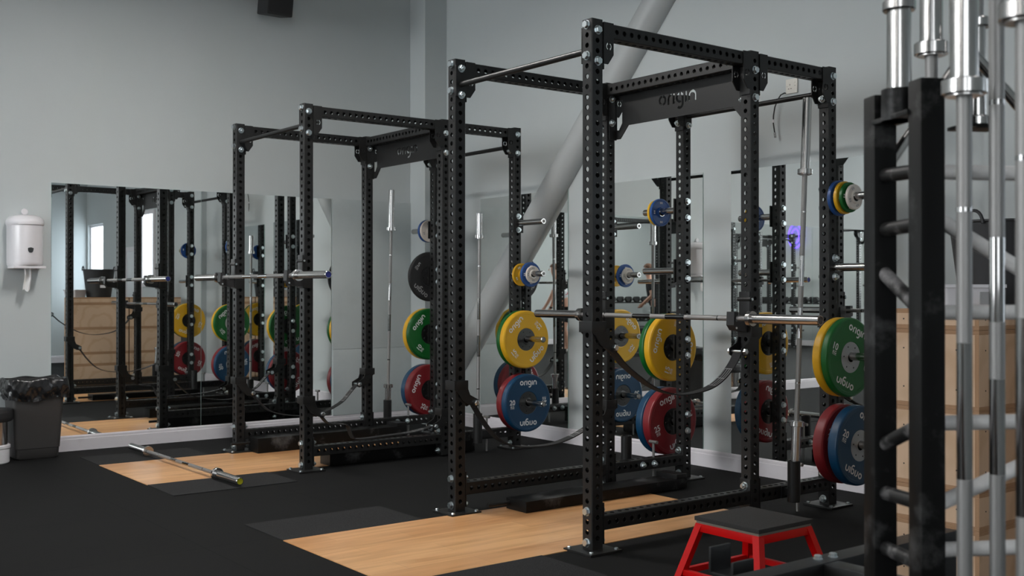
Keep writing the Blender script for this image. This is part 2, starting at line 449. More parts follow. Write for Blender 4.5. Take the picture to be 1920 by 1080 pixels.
# tall bright window further along the back wall, beside the door
q = MB()
for a, b in (((-1.16, YB-.03, 1.30), (-1.10, YB, 2.46)), ((-.66, YB-.03, 1.30), (-.60, YB, 2.46)),
             ((-1.10, YB-.03, 1.30), (-.66, YB, 1.36)), ((-1.10, YB-.03, 2.40), (-.66, YB, 2.46))):
    q.box(a, b, 'white_trim')
win2 = struct(q.build('window_2'))
q = MB(); q.box((-1.10, YB-.014, 1.36), (-.66, YB-.004, 2.40), 'window_light'); q.build('pane', win2)
q = MB()
q.box((-.56, YB-.03, 0), (-.48, YB, 1.93), 'white_trim'); q.box((.12, YB-.03, 0), (.20, YB, 1.93), 'white_trim')
q.box((-.56, YB-.03, 1.86), (.20, YB, 1.93), 'white_trim')
d1 = struct(q.build('door_1'))
q = MB(); q.box((-.48, YB-.016, 0.01), (.12, YB-.002, 1.86), 'door'); q.box((-.39, YB-.022, .15), (.03, YB-.014, 1.74), 'door', None, .003); q.build('door_leaf', d1)
q = MB(); q.tube((-.43, YB-.016, 1.0), (-.43, YB-.06, 1.0), .011, 'satin'); q.tube((-.43, YB-.06, 1.0), (-.32, YB-.06, 1.0), .010, 'satin'); q.build('door_handle', d1)
# pilaster on the back wall
struct(quad_box('trim_1', (-3.13, YB-.07, 0), (-2.40, YB, CEIL), 'wall'))
# boxed corner column
q = MB()
cp = [(XL, 5.475), (-8.435, 5.475), (-8.435, YB), (XL, YB)]
q.add([(x, y, z) for z in (0, CEIL) for x, y in cp], [(0,3,2,1), (4,5,6,7), (0,1,5,4), (1,2,6,5), (2,3,7,6), (3,0,4,7)], 'wall')
struct(q.build('trim_2', angle=10))
# painted boards that fill the left wall between mirror and corner
q = MB(); q.box((XL, 4.652, .707), (XL+.012, 5.475, 2.052), 'panel', None, .002); struct(q.build('trim_3'))
q = MB(); q.box((XL, 4.652, .115), (XL+.020, 5.475, .704), 'panel', None, .002); struct(q.build('trim_4'))
# skirting
def skirting(name, a, b, h, n):
    q = MB(); a = Vector((*a, 0)); b = Vector((*b, 0)); n = Vector((*n, 0))
    prof = [(0, 0), (.022, 0), (.022, h-.030), (.017, h-.026), (.017, h-.010), (.010, h), (0, h)]
    v = [p + n*u + Vector((0, 0, z)) for p in (a, b) for u, z in prof]
    k = len(prof)
    f = [(i, (i+1) % k, k+(i+1) % k, k+i) for i in range(k)] + [list(range(k))[::-1], list(range(k, 2*k))]
    q.add(v, f, 'white_trim'); return struct(q.build(name, angle=20))
skirting('baseboard_left', (XL, 2.05), (XL, 5.475), .118, (1, 0))
skirting('baseboard_left_front', (XL, YF), (XL, 2.05), .118, (1, 0))
skirting('baseboard_back', (-8.435, YB), (-3.13, YB), .118, (0, -1))
skirting('baseboard_back_right', (-2.40, YB), (-.56, YB), .118, (0, -1))
skirting('baseboard_right', (XR, YF), (XR, YB), .12, (-1, 0))
skirting('baseboard_front', (XL, YF), (XR, YF), .12, (0, 1))

# mirrors: silvered glass sheets fixed flat on the walls
def mirror(label, o, u, v, outline, group='wall mirrors'):
    q = MB(); T = basis(o, u, v)
    q.plate(outline, [], .006, 'glass_edge', T)
    ob = q.build('wall_mirror'); tag(ob, label, 'mirror', group)
    f = MB(); f.flat(outline, 'mirror', T, .0035); f.build('silvered_face', ob)
    return ob
def rect(a, b, c, d): return [(a, c), (b, c), (b, d), (a, d)]
mirror('left one of the two mirror sheets on the left wall, beside the paper dispenser', (XL+.004, 0, 0), (0,1,0), (0,0,1), rect(2.263, 3.437, .118, 2.05))
mirror('right one of the two mirror sheets on the left wall, behind the far rack', (XL+.004, 0, 0), (0,1,0), (0,0,1), rect(3.441, 4.640, .118, 2.05))
mirror('mirror sheet left of the paper dispenser, seen only inside the rightmost mirror', (XL+.004, 0, 0), (0,1,0), (0,0,1), rect(-0.10, 1.50, .118, 2.05))
mirror('last mirror sheet along the left wall, beyond the left edge of the photo', (XL+.004, 0, 0), (0,1,0), (0,0,1), rect(-1.75, -.105, .118, 2.05))
BM = ((0, YB-.004, 0), (1,0,0), (0,0,1))
mirror('back wall mirror cut along a slope, below and right of the diagonal pipe', *BM, [(-7.886, .118), (-6.683, .118), (-6.683, 2.05), (-7.886, .763)])
mirror('small triangular mirror piece on the back wall, above the diagonal pipe', *BM, [(-7.886, 1.12), (-7.015, 2.05), (-7.886, 2.05)])
mirror('narrow tall back wall mirror behind the rear left post of the near power rack', *BM, rect(-6.22, -5.229, .118, 2.055))
mirror('rightmost tall mirror on the back wall, behind the leaning barbell', *BM, rect(-4.971, -3.75, .118, 2.045))

# big diagonal pipe, half sunk in the back wall
q = MB()
ax = Vector((.483, 0, .517)).normalized(); nn = Vector((-ax.z, 0, ax.x)); R_PIPE = .118
p0 = Vector((-6.683, YB-.02, 2.05)) + nn*R_PIPE
q.tube(p0 + ax*((0.0-p0.z)/ax.z), p0 + ax*((CEIL-p0.z)/ax.z), R_PIPE, 'pipe', 40)
tag(q.build('diagonal_pipe'), 'thick grey diagonal pipe rising along the back wall behind the racks', 'pipe')

# lifting platforms let into the floor
def platform(label, x0, x1, y0, y1):
    t = thing('lifting_platform', label, 'platform', ((x0+x1)/2, (y0+y1)/2, 0), group='lifting platforms')
    q = MB(); w = (x1-x0)/2; h = (y1-y0)/2
    q.box((-w, -h, 0), (w, h, .004), 'planks'); q.build('wood_deck', t)
    for sx in (-1, 1):
        q = MB(); q.box((sx*w, -h, 0), (sx*(w+.455), -h+.81, .0045), 'tile'); q.build('rubber_tile', t)
platform('orange oak floor inset with dark rubber tiles under the near power rack', -4.905, -3.90, 2.36, 4.66)
platform('orange oak floor inset with dark rubber tiles under the far power rack', -7.822, -6.835, 2.36, 4.66)

# ceiling lights; the strong 'side' panel is an added fill for the left wall
if True:
    for gx, gy, key in LAMPS:
        t = thing('ceiling_light', 'long white light panel hung below the gym ceiling', 'ceiling light', (gx, gy, LAMP_Z), group='ceiling light panels')
        q = MB()
        for a, b in (((-.64, -.17, 0), (.64, -.15, .06)), ((-.64, .15, 0), (.64, .17, .06)), ((-.64, -.15, 0), (-.62, .15, .06)), ((.62, -.15, 0), (.64, .15, .06))):
            q.box(a, b, 'white_plastic')
        q.box((-.62, -.15, .03), (.62, .15, .06), 'white_plastic')
        q.build('frame', t)
        q = MB()
        for sx in (-.5, .5): q.tube((sx, 0, .06), (sx, 0, CEIL-LAMP_Z), .004, 'satin', 8)
        q.build('hanger', t)
        q = MB(); q.box((-.62, -.15, .012), (.62, .15, .03), 'lamp_'+key); q.build('diffuser', t)

# ------------------------------------------------------------------ power rack
W, D1, D2, H, TW = 1.1239, 1.1233, 0.6745, 2.5, 0.07
PITCH, HOLE = 0.0486, 0.0124
def holed_tube(mb, L, z_first, w, m, T, shift=(0, 0, 0, 0), chamfer=.004):
    """square tube along local Z from 0 to L with round holes through all four faces"""
    hw = w/2; c = hw-chamfer; t = .004
    n = int((L - z_first - .02)/PITCH)+1
    zs = [z_first + PITCH*k for k in range(n)]
    lo = zs[0]-PITCH/2; hi = zs[-1]+PITCH/2
    for k in range(4):
        R = Matrix.Rotation(k*PI/2, 4, 'Z'); TT = T @ R
        zs = [z_first + PITCH*i + shift[k] for i in range(n)]
        if zs[-1]+PITCH/2 > L-.004: zs.pop()
        lo = zs[0]-PITCH/2; hi = zs[-1]+PITCH/2
        v = []; f = []
        def P(y, z, x=hw): v.append((x, y, z)); return len(v)-1
        if lo > .001: f.append([P(-c, 0), P(c, 0), P(c, lo), P(-c, lo)])
        if hi < L-.001: f.append([P(-c, hi), P(c, hi), P(c, L), P(-c, L)])
        for zc in zs:
            hp = PITCH/2
            bd = [(1,0),(1,.5),(1,1),(.5,1),(0,1),(-.5,1),(-1,1),(-1,.5),(-1,0),(-1,-.5),(-1,-1),(-.5,-1),(0,-1),(.5,-1),(1,-1),(1,-.5)]
            B = [P(a*c, zc+b*hp) for a, b in bd]
            C = [P(HOLE*math.cos(2*PI*i/16), zc+HOLE*math.sin(2*PI*i/16)) for i in range(16)]
            D = [P(HOLE*math.cos(2*PI*i/16), zc+HOLE*math.sin(2*PI*i/16), hw-t) for i in range(16)]
            for i in range(16):
                j = (i+1) % 16
                f.append([B[i], B[j], C[j], C[i]]); f.append([C[i], C[j], D[j], D[i]])
        f.append([P(c, 0), P(hw, 0, c), P(hw, L, c), P(c, L)])
        mb.add(v, f, m, TT)
    e = [(hw, -c), (hw, c), (c, hw), (-c, hw), (-hw, c), (-hw, -c), (-c, -hw), (c, -hw)]
    mb.add([(x, y, L) for x, y in e], [list(range(8))], m, T)
    mb.add([(x, y, 0) for x, y in e], [list(range(8))[::-1]], m, T)
def along(a, b):
    a = Vector(a); b = Vector(b); d = (b-a).normalized()
    up = Vector((0, 0, 1)) if abs(d.z) < .9 else Vector((0, 1, 0))
    x = up.cross(d).normalized(); y = d.cross(x)
    return Matrix(((x.x, y.x, d.x, a.x), (x.y, y.y, d.y, a.y), (x.z, y.z, d.z, a.z), (0,0,0,1))), (b-a).length

def upright_mesh():
    q = MB(); holed_tube(q, H-.012, .044-.012, TW, 'black', Matrix.Identity(4), (PITCH*.45, 0, PITCH*.13, 0))
    T = basis((0, -TW/2-.0004, 0), (1,0,0), (0,0,1))           # facing -Y
    for k in range(20):
        n = 40-2*k
        put_text(q, str(n), .0135, 'black_number', T, .020, 2.256-.012-.0972*k, 0, 0.9)
    return q
def rail(name, a, b, flange_z, parent):
    T, L = along(a, b); q = MB()
    holed_tube(q, L, (L - int((L-.06)/PITCH)*PITCH)/2, TW, 'black', T)
    d = (Vector(b)-Vector(a)).normalized()
    for p, s in ((Vector(a), 1), (Vector(b), -1)):
        z0, z1 = flange_z
        o = p + d*s*.004
        if abs(d.y) > .5: q.box((o.x-.035, o.y-.004, p.z+z0), (o.x+.035, o.y+.004, p.z+z1), 'black', None, .002)
        else: q.box((o.x-.004, o.y-.035, p.z+z0), (o.x+.004, o.y+.035, p.z+z1), 'black', None, .002)
    return q.build(name, parent)
def bolt_mb(nut=False):
    q = MB()
    q.lathe([(.0215, 0), (.0215, .003)], 20, 'zinc')
    q.lathe([(.0180, .003), (.0185, .005), (.0185, .014), (.0165, .0175)], 6, 'zinc')
    if nut: q.lathe([(.0095, .014), (.0095, .027), (.0080, .029)], 14, 'zinc')
    return q
_bolt = {}
def bolt(parent, p, d, nut=False):
    if nut not in _bolt:
        tmp = bolt_mb(nut).build('bolt', angle=25)
        _bolt[nut] = tmp.data; bpy.data.objects.remove(tmp)
    o = link('bolt', _bolt[nut], parent)
    spin = Matrix.Rotation((hash((round(p[0], 2), round(p[2], 2))) % 60)/60.0, 4, 'X')
    o.matrix_local = Matrix.Translation(p) @ Vector(d).to_track_quat('X', 'Z').to_matrix().to_4x4() @ spin
    return o

def cut_o(cx, cy, r):
    return [[(cx+x*r*2, cy+y*r*2) for x, y in P] for P in (
        arc(0,0,.5,104,256,12)+arc(0,0,.27,256,104,12), arc(0,0,.5,-76,76,12)+arc(0,0,.27,76,-76,12))]

def make_rack(label, loc, rot=(0,0,0)):
    t = thing('power_rack', label, 'power rack', loc, rot, 'power racks')
    um = upright_mesh().build('upright', t); um.location = (0, 0, .012)
    for x in (0, W):
        for y in (0, D1, D1+D2):
            if (x, y) != (0, 0): link('upright', um.data, t, (x, y, .012))
    hw = TW/2
    for x in (0, W):
        for ya, yb in ((hw, D1-hw), (D1+hw, D1+D2-hw)):
            rail('top_rail', (x, ya, H-.047), (x, yb, H-.047), (-.185, .037), t)
            rail('bottom_rail', (x, ya, .1325), (x, yb, .1325), (-.10, .095), t)
        # gussets: two cheeks each, with a split ring cut out
        for y, s in ((hw, 1), (D1-hw, -1), (D1+hw, 1), (D1+D2-hw, -1)):
            q = MB(); out = [(0, 0), (.062, 0), (.062, -.150), (.028, -.197), (0, -.197)]
            if s < 0: out = [(-u, v) for u, v in out][::-1]
            for sx in (-1, 1):
                T = basis((x+sx*(hw+.003), y, H-.010), (0,1,0), (0,0,1))
                q.plate(out, cut_o(s*.034, -.112, .019), .006, 'black', T)
            q.build('gusset_plate', t)
    rail('crossmember', (hw, D1, H-.047), (W-hw, D1, H-.047), (-.05, .037), t)
    # logo panel under the crossmember
    q = MB(); a = W-TW
    out = [(0, -.05), (a, -.05), (a, -.345), (a-.045, -.345), (a-.115, -.268), (.115, -.268), (.045, -.345), (0, -.345)][::-1]
    slots = [[(.012, -.104), (.062, -.104), (.062, -.250), (.034, -.290), (.012, -.290)],
             [(a-.012, -.104), (a-.062, -.104), (a-.062, -.250), (a-.034, -.290), (a-.012, -.290)]]
    polys, Wd = CUT_WORD; xh = .0625
    letters = [[((u-Wd/2)*xh + a/2 - .005, (v-.5)*xh - .160) for u, v in p] for p in polys]
    q.plate(out, slots+letters, .006, 'black', basis((hw, D1+.039, H), (1,0,0), (0,0,1)))
    for x in (hw+.004, W-hw-.004): q.box((x-.004, D1-.02, H-.35), (x+.004, D1+.042, H-.09), 'black', None, .002)
    q.build('logo_panel', t)
    for y in (0, D1+D2):
        q = MB(); q.tube((hw, y, H-.140), (W-hw, y, H-.140), .0155, 'black', 20)
        for x in (hw, W-hw-.008): q.box((x, y-.034, H-.205), (x+.008, y+.034, H-.035), 'black', None, .002)
        q.build('pull_up_bar', t)
        for x in (0, W):
            q = MB(); q.box((x-.098, y-.098, 0), (x+.098, y+.098, .012), 'black', None, .002)
            for sx in (-1, 1):
                for sy in (-1, 1): q.lathe([(.011, 0), (.011, .006), (.007, .009)], 6, 'zinc', Matrix.Translation((x+sx*.078, y+sy*.078, .012)) @ Matrix.Rotation(-PI/2, 4, 'Y'))
            q.build('foot_plate', t)
    # bolts
    for x in (0, W):
        for z in (2.474, 2.3282): bolt(t, (x, -hw, z), (0,-1,0)); bolt(t, (x, D1+D2-hw-.012, z-.012), (0,-1,0), True)
        for z in (.044, .1898):
            bolt(t, (x, -hw, z), (0,-1,0)); bolt(t, (x, hw+.008, z), (0,1,0), True); bolt(t, (x, D1+D2-hw-.008, z), (0,-1,0), True)
        bolt(t, (x, D1-hw-.008, .1898), (0,-1,0), True); bolt(t, (x, D1-hw-.008, .044), (0,-1,0), True)
        for s in (-1, 1):
            nut = (s > 0) == (x == 0)
            for z in (2.4473, 2.3015): bolt(t, (x+s*(hw+(.008 if nut else 0)), 0, z), (s,0,0), nut); bolt(t, (x+s*(hw+(.008 if nut else 0)), D1+D2, z), (s,0,0), nut)
            for z in (2.3987, 2.2529): bolt(t, (x+s*(hw+(.008 if nut else 0)), D1, z), (s,0,0), nut)
    # weight pegs on the rear uprights, pointing outwards
    for x, s in ((0, -1), (W, 1)):
        for z in (.370, .858, 1.358, 1.755):
            y = D1+D2; x0 = x+s*hw
            q = MB(); q.box((x0, y-.048, z-.075), (x0+s*.010, y+.048, z+.075), 'black', None, .002); q.build('peg_flange', t)
            q = MB(); q.lathe([(.0225, .010), (.0225, .318), (.0205, .322)], 24, 'satin', Matrix.Translation((x0, y, z)) @ (Matrix.Identity(4) if s > 0 else Matrix.Rotation(PI, 4, 'Z')))
            q.lathe([(.012, .3221), (.012, .324)], 16, 'knurl', Matrix.Translation((x0, y, z)) @ (Matrix.Identity(4) if s > 0 else Matrix.Rotation(PI, 4, 'Z')))
            q.build('weight_peg', t)
            for dz in (-.053, .053):
                bolt(t, (x-s*hw, y, z+dz), (-s,0,0)); bolt(t, (x0+s*.010, y, z+dz), (s,0,0), True)
        # upright barbell holder on the outside of the bottom rail
        q = MB(); hx = x+s*.092; hy = D1+.25
        q.lathe([(.0345, .085), (.0345, .305), (.0300, .305), (.0300, .09)], 24, 'black', Matrix.Translation((hx, hy, 0)) @ Matrix.Rotation(-PI/2, 4, 'Y'))
        q.box((x+s*hw, hy-.04, .100), (x+s*(hw+.008), hy+.13, .165), 'black', None, .002)
        q.box((x+s*hw, hy-.02, .115), (hx, hy+.02, .155), 'black')
        q.build('barbell_holder', t)
        for dy in (.07, .17): bolt(t, (x-s*hw, hy-.05+dy, .1325), (-s,0,0), True)
        # loose T-handled band pin through the bottom rail
        q = MB(); q.tube((x, D1+.40, .0), (x, D1+.40, .262), .0085, 'knurl', 12); q.tube((x-.034, D1+.40, .262), (x+.034, D1+.40, .262), .0105, 'knurl', 12); q.build('band_pin', t)
    return t

RACK1 = Vector((-4.9539, 3.424, 0)); RACK2 = Vector((-7.8589, 3.4096, 0))
rack = make_rack('nearest and tallest-looking black power rack, right of centre, over the nearer wood floor', RACK1)
index_kids()
r2 = copy_tree(rack); r2.location = RACK2
r2['label'] = 'farther black power rack standing in front of the left wall mirrors'
r3 = copy_tree(rack); r3.location = (-3.72, -1.2, 0); r3.rotation_euler = (0, 0, PI)
r3['label'] = 'black power rack behind the camera, seen only in the narrow back mirror'
r4 = copy_tree(rack); r4.location = (-4.6, -5.85, 0); r4.rotation_euler = (0, 0, PI)
r4['label'] = 'black power rack seen only as a small reflection in the rightmost mirror'

# ------------------------------------------------------------------ J-cups
def jcup(label, upright, z):
    """z = height of the resting bar's centre; upright = centre of the post"""
    x, y = upright; t = thing('bar_rest', label, 'bar rest', (x, y-.035, z-.085), group='hook-shaped bar rests')
    q = MB()
    q.box((-.036, -.012, 0), (.036, -.001, .225), 'black', None, .003)
    for s in (-1, 1): q.box((s*.036, -.012, .0), (s*.044, .055, .115), 'black', None, .003)
    q.build('back_plate', t)
    q = MB(); out = [(-.012, .010), (-.012, .066), (-.088, .066), (-.090, .120), (-.120, .120), (-.124, .050), (-.100, .022)]
    q.plate(out[::-1], [], .052, 'rubber_black', basis((0, 0, 0), (0,1,0), (0,0,1))); q.build('cradle_arm', t)
    q = MB(); q.lathe([(.013, -.045), (.013, .045)], 14, 'black', Matrix.Translation((0, -.004, .185))); q.lathe([(.007, .045), (.007, .051)], 12, 'zinc', Matrix.Translation((0, -.004, .185))); q.build('locking_pin', t)
    for zz in (.045, .085):
        q = MB(); q.lathe([(.006, 0), (.006, .004)], 10, 'zinc', Matrix.Translation((.026, -.105, zz-.01))); q.build('screw', t)
XR1, XL1, XR2, XL2 = RACK1.x+W, RACK1.x, RACK2.x+W, RACK2.x
jcup('bar rest on the near rack under the right end of the barbell', (XR1, RACK1.y+D1), 1.08)
jcup('bar rest on the near rack mostly hidden behind its front right post', (XL1, RACK1.y+D1), 1.08)
jcup('bar rest on the far rack beside the blue-capped end of the barbell', (XR2, RACK2.y), 1.33)
jcup('bar rest on the front left post of the far rack, towards the bin', (XL2, RACK2.y), 1.33)

# ------------------------------------------------------------------ safety straps
def safety_strap(label, x, yf, yb, zf, zb, path, marks=()):
    """collars on the front (yf) and back (yb) posts at heights zf/zb, webbing along path [(y, z)]"""
    t = thing('safety_strap', label, 'strap', (x, yf, 0), group='safety straps')
    for y0, z0, s in ((yf, zf, 1), (yb, zb, -1)):
        q = MB(); y = y0-yf
        for a, b in (((-.046, y-.046, z0-.026), (.046, y-.036, z0+.026)), ((-.046, y+.036, z0-.026), (.046, y+.046, z0+.026)),
                     ((-.046, y-.036, z0-.026), (-.036, y+.036, z0+.026)), ((.036, y-.036, z0-.026), (.046, y+.036, z0+.026))):
            q.box(a, b, 'black', None, .002)
        out = [(-.046, -.02), (.046, -.02), (.060, -.055), (.118, -.085), (.118, -.118), (.095, -.128), (.046, -.105), (.010, -.085), (-.020, -.040)]
        if s < 0: out = [(-u, v) for u, v in out]
        else: out = out[::-1]
        for sx in (-1, 1): q.plate(out, [], .006, 'black', basis((sx*.041, y, z0), (0,1,0), (0,0,1)))
        q.build('post_collar', t)
        q = MB(); T = Matrix.Translation((0, y+s*.098, z0-.100))
        q.lathe([(.008, -.05), (.008, .05)], 12, 'zinc', T); q.lathe([(.0165, .044), (.0165, .058), (.012, .062)], 6, 'zinc', T); q.lathe([(.0165, -.058), (.0165, -.044)], 6, 'zinc', T)
        q.build('cross_bolt', t)
    # smooth the path
    P = [Vector((0, y-yf, z)) for y, z in path]; S = []
    for i in range(len(P)-1):
        a = P[max(i-1, 0)]; b = P[i]; c = P[i+1]; d = P[min(i+2, len(P)-1)]
        for k in range(5):
            u = k/5
            S.append(.5*((2*b) + (c-a)*u + (2*a-5*b+4*c-d)*u*u + (3*b-a-3*c+d)*u**3))
    S.append(P[-1])
    q = MB(); v = []; f = []; n = len(S); hw = .028
    N = []
    for i in range(n):
        tg = (S[min(i+1, n-1)]-S[max(i-1, 0)]).normalized(); N.append(Vector((1,0,0)).cross(tg))
    for i in range(n):
        for sx, sn in ((-1,-1), (1,-1), (1,1), (-1,1)): v.append(S[i] + Vector((sx*hw, 0, 0)) + N[i]*sn*.003)
    for i in range(n-1):
        for k in range(4): f.append((i*4+k, i*4+(k+1) % 4, i*4+4+(k+1) % 4, i*4+4+k))
    f += [(3,2,1,0), (n*4-4, n*4-3, n*4-2, n*4-1)]
    q.add(v, f, 'webbing'); web = q.build('webbing', t)
    if marks:
        q = MB()
        def line(i0, i1, x0, x1):
            for sn in (-1, 1):
                pts = [S[i]+N[i]*sn*.0036 for i in range(i0, i1+1)]
                vv = []; ff = []
                for p in pts: vv += [p+Vector((x0,0,0)), p+Vector((x1,0,0))]
                for k in range(len(pts)-1): ff.append((2*k, 2*k+1, 2*k+3, 2*k+2))
                q.add(vv, ff, 'stitch')
        for a, b in marks:
            for xx in (-.024, -.008, .008, .022): line(a, b, xx, xx+.0016)
            for i in (a, (a+b)//2, b):
                for sn in (-1, 1):
                    p = S[i]+N[i]*sn*.0037; tg = (S[min(i+1, n-1)]-S[i-1]).normalized()*.0012
                    q.add([p+Vector((-.024,0,0))-tg, p+Vector((.0236,0,0))-tg, p+Vector((.0236,0,0))+tg, p+Vector((-.024,0,0))+tg], [(0,1,2,3)], 'stitch')
        q.build('white_stitching', web)
YF1, YM1 = RACK1.y, RACK1.y+D1
YF2, YM2 = RACK2.y, RACK2.y+D1
safety_strap('black safety strap hanging across the yellow and red plates on the near rack',
    XR1, YF1, YM1, 1.055, 1.005, [(YF1+.098, .955), (3.56, .925), (3.644, .851), (3.824, .746), (4.001, .702), (4.197, .718), (4.319, .767), (4.41, .845), (YM1-.098, .905)], ((27, 33),))
safety_strap('black safety strap on the left side of the near rack, dipping low',
    XL1, YF1, YM1, .705, .530, [(YF1+.098, .605), (3.602, .491), (3.695, .393), (3.791, .343), (3.907, .322), (4.088, .319), (4.232, .345), (4.35, .385), (YM1-.098, .430)], ((31, 35),))
safety_strap('black safety strap on the left side of the far rack, beside the mirrors',
    XL2, YF2, YM2, .545, .565, [(YF2+.098, .445), (3.600, .345), (3.700, .280), (3.911, .238), (4.084, .240), (4.276, .315), (4.370, .400), (YM2-.098, .465)], ((26, 31),))
safety_strap('twisted black safety strap on the right side of the far rack',
    XR2, YF2, YM2, .485, .330, [(YF2+.098, .385), (3.57, .315), (3.66, .300), (3.727, .285), (3.756, .215), (3.806, .185), (4.045, .190), (4.271, .200), (YM2-.098, .230)], ((10, 14), (33, 37)))

# ------------------------------------------------------------------ weight plates (axis along X, grey hub side at +X)
_plates = {}
def bumper_meshes(color, kg, thick, lettering='lettering', hubs=('hub_grey', 'hub_black'), R=.223):
    key = (color, kg, thick, hubs)
    if key in _plates: return _plates[key]
    q = MB(); h = thick/2; r0 = .087
    prof = [(r0, -h+.004), (r0+.004, -h+.001), (R-.030, -h+.001), (R-.026, -h), (R-.010, -h), (R-.002, -h+.005), (R, -h+.011),
            (R, h-.011), (R-.002, h-.005), (R-.010, h), (R-.026, h), (R-.030, h-.001), (r0+.004, h-.001), (r0, h-.004)]
    q.lathe(prof, 72, color, None, caps=False)
    q.add([(x, r0*math.cos(2*PI*k/72), r0*math.sin(2*PI*k/72)) for x in (-h+.004, h-.004) for k in range(72)], [(k, (k+1) % 72, 72+(k+1) % 72, 72+k) for k in range(72)], color)
    for sgn in (1, -1):
        for turn in (0, PI):
            cu, su = math.cos(turn), math.sin(turn)
            T = basis((sgn*(h-.001), 0, 0), (0, sgn*cu, su), (0, -sgn*su, cu))
            put_word(q, PLATE_WORD, .0345, lettering, T, 0, .155, .0009)
            put_text(q, str(kg), .040, lettering, T, -.155, .010, .0009)
            put_text(q, 'KG', .019, lettering, T, -.155, -.024, .0009)
            q.flat(rect(-.175, -.135, -.0385, -.0368), lettering, T, .0009)
    disc = q.build('plate').data; bpy.data.objects.remove(bpy.data.objects['plate'])
    q = MB(); a, b = hubs
    q.lathe([(.0265, h-.002), (.030, h-.0005), (.040, h-.003), (r0, h-.003), (r0, h-.006)], 48, a, None, False)
    q.lathe([(r0, -h+.006), (r0, -h+.003), (.040, -h+.003), (.030, -h+.0005), (.0265, -h+.002)], 48, b, None, False)
    q.lathe([(.0265, -h+.002), (.0265, h-.002)], 32, 'satin', None, False)
    for k in range(6):
        an = 2*PI*k/6+.26; y, z = .064*math.cos(an), .064*math.sin(an)
        q.lathe([(.0045, h-.003), (.0045, h-.0022)], 10, 'dark', Matrix.Translation((0, y, z)))
        q.lathe([(.0035, -h-.004), (.008, -h-.0025), (.0105, -h+.003)], 12, 'hub_black', Matrix.Translation((0, y, z)))
    hub = q.build('plate').data; bpy.data.objects.remove(bpy.data.objects['plate'])
    _plates[key] = (disc, hub); return disc, hub
def bumper(label, color, kg, thick, loc, turn, inner=False, group='rubber bumper plates', **kw):
    """turn: anticlockwise degrees as seen from +X; inner: the black bolted side faces +X"""
    disc, hub = bumper_meshes(color, kg, thick, **kw)
    a = math.radians(turn)
    t = thing('bumper_plate', label, 'weight plate', loc, (-a, 0, PI) if inner else (a, 0, 0), group)
    link('rubber_disc', disc, t); link('hub', hub, t); return t
def change_plate(label, color, R, thick, loc, turn=0, neck=True):
    t = thing('change_plate', label, 'weight plate', loc, (math.radians(turn), 0, 0), 'small change plates')
    q = MB(); h = thick/2
    prof = [(.0265, -h-.004), (.034, -h-.004), (.036, -h+.003), (R-.014, -h+.002), (R-.010, -h), (R-.003, -h), (R, -h+.003),
            (R, h-.003), (R-.003, h), (R-.010, h), (R-.014, h-.002), (.036, h-.003), (.034, h+.006), (.0265, h+.006)]
    q.lathe(prof, 48, color, None, caps=False)
    lm = 'grey_lettering' if color == 'white_rubber' else 'lettering'
    for sgn in (1, -1):
        for k in range(4):
            c, s2 = math.cos(k*PI/2), math.sin(k*PI/2)
            T = basis((sgn*(h-.002), 0, 0), (0, sgn*c, s2), (0, -sgn*s2, c))
            q.flat(rect(-.011, -.003, R*.62, R*.62+.013), lm, T, .0008); q.flat(rect(.002, .011, R*.62, R*.62+.013), lm, T, .0008)
    q.build('rubber_disc', t)
    q = MB(); q.lathe([(.0235, -h-.0045), (.0265, -h-.0045), (.0265, h+.0065), (.0235, h+.0065)], 32, 'satin', None, False); q.build('bore_ring', t)
    return t
# right-hand pegs of the near rack
x0 = XR1+.045; yp1 = RACK1.y+D1+D2; yp2 = RACK2.y+D1+D2
PZ = (.368, .8555, 1.3555, 1.7525); DZ = -.0035
bumper('yellow plate behind the grey-hubbed green one, right side of the near rack', 'yellow', 15, .055, (x0+.036, yp1, PZ[1]+DZ), -20)
bumper('green 10 kg plate with light grey hub, right side of the near rack', 'green', 10, .045, (x0+.089, yp1, PZ[1]+DZ), -22)
bumper('red 25 kg plate behind the blue one, right side of the near rack', 'red', 25, .068, (x0+.045, yp1, PZ[0]+DZ), -24)
bumper('blue 20 kg plate in front of the red one, right side of the near rack', 'blue', 20, .062, (x0+.142, yp1, PZ[0]+DZ), -26)
xx = x0+.022
for col, R, th, lab in (('light_blue', .100, .024, 'blue plate at the back of the four small plates near the black stand'),
                        ('yellow', .092, .022, 'yellow plate, second from the back of the four small plates near the black stand'),
                        ('green', .085, .020, 'green plate, third from the back of the four small plates near the black stand'),
                        ('white_rubber', .071, .019, 'cream plate at the front of the four small plates near the black stand')):
    change_plate(lab, col, R, th, (xx+th/2, yp1, PZ[3]+(-.003)), 17*len(col)); xx += th+.011
# left-hand pegs of the near rack (inner, black-hubbed side towards the camera)
x0 = XL1-.045
bumper('yellow 15 kg plate with black bolted hub, left rear of the near rack', 'yellow', 15, .055, (x0-.072, yp1, PZ[1]+DZ), 72, True)
bumper('green plate behind the black-hubbed yellow one, left rear of the near rack', 'green', 10, .045, (x0-.125, yp1, PZ[1]+DZ), 40, True)
bumper('red 25 kg plate with black bolted hub, left rear of the near rack', 'red', 25, .068, (x0-.078, yp1, PZ[0]+DZ), 18, True)
bumper('blue plate behind the black-hubbed red one, left rear of the near rack', 'blue', 20, .062, (x0-.146, yp1, PZ[0]+DZ), 10, True)
change_plate('small blue plate on a high peg in front of the narrow mirror', 'light_blue', .092, .022, (x0-.165, yp1, PZ[3]-.003), 0)
change_plate('small yellow plate behind the small blue one, in front of the narrow mirror', 'yellow', .086, .020, (x0-.196, yp1, PZ[3]-.003), 25)
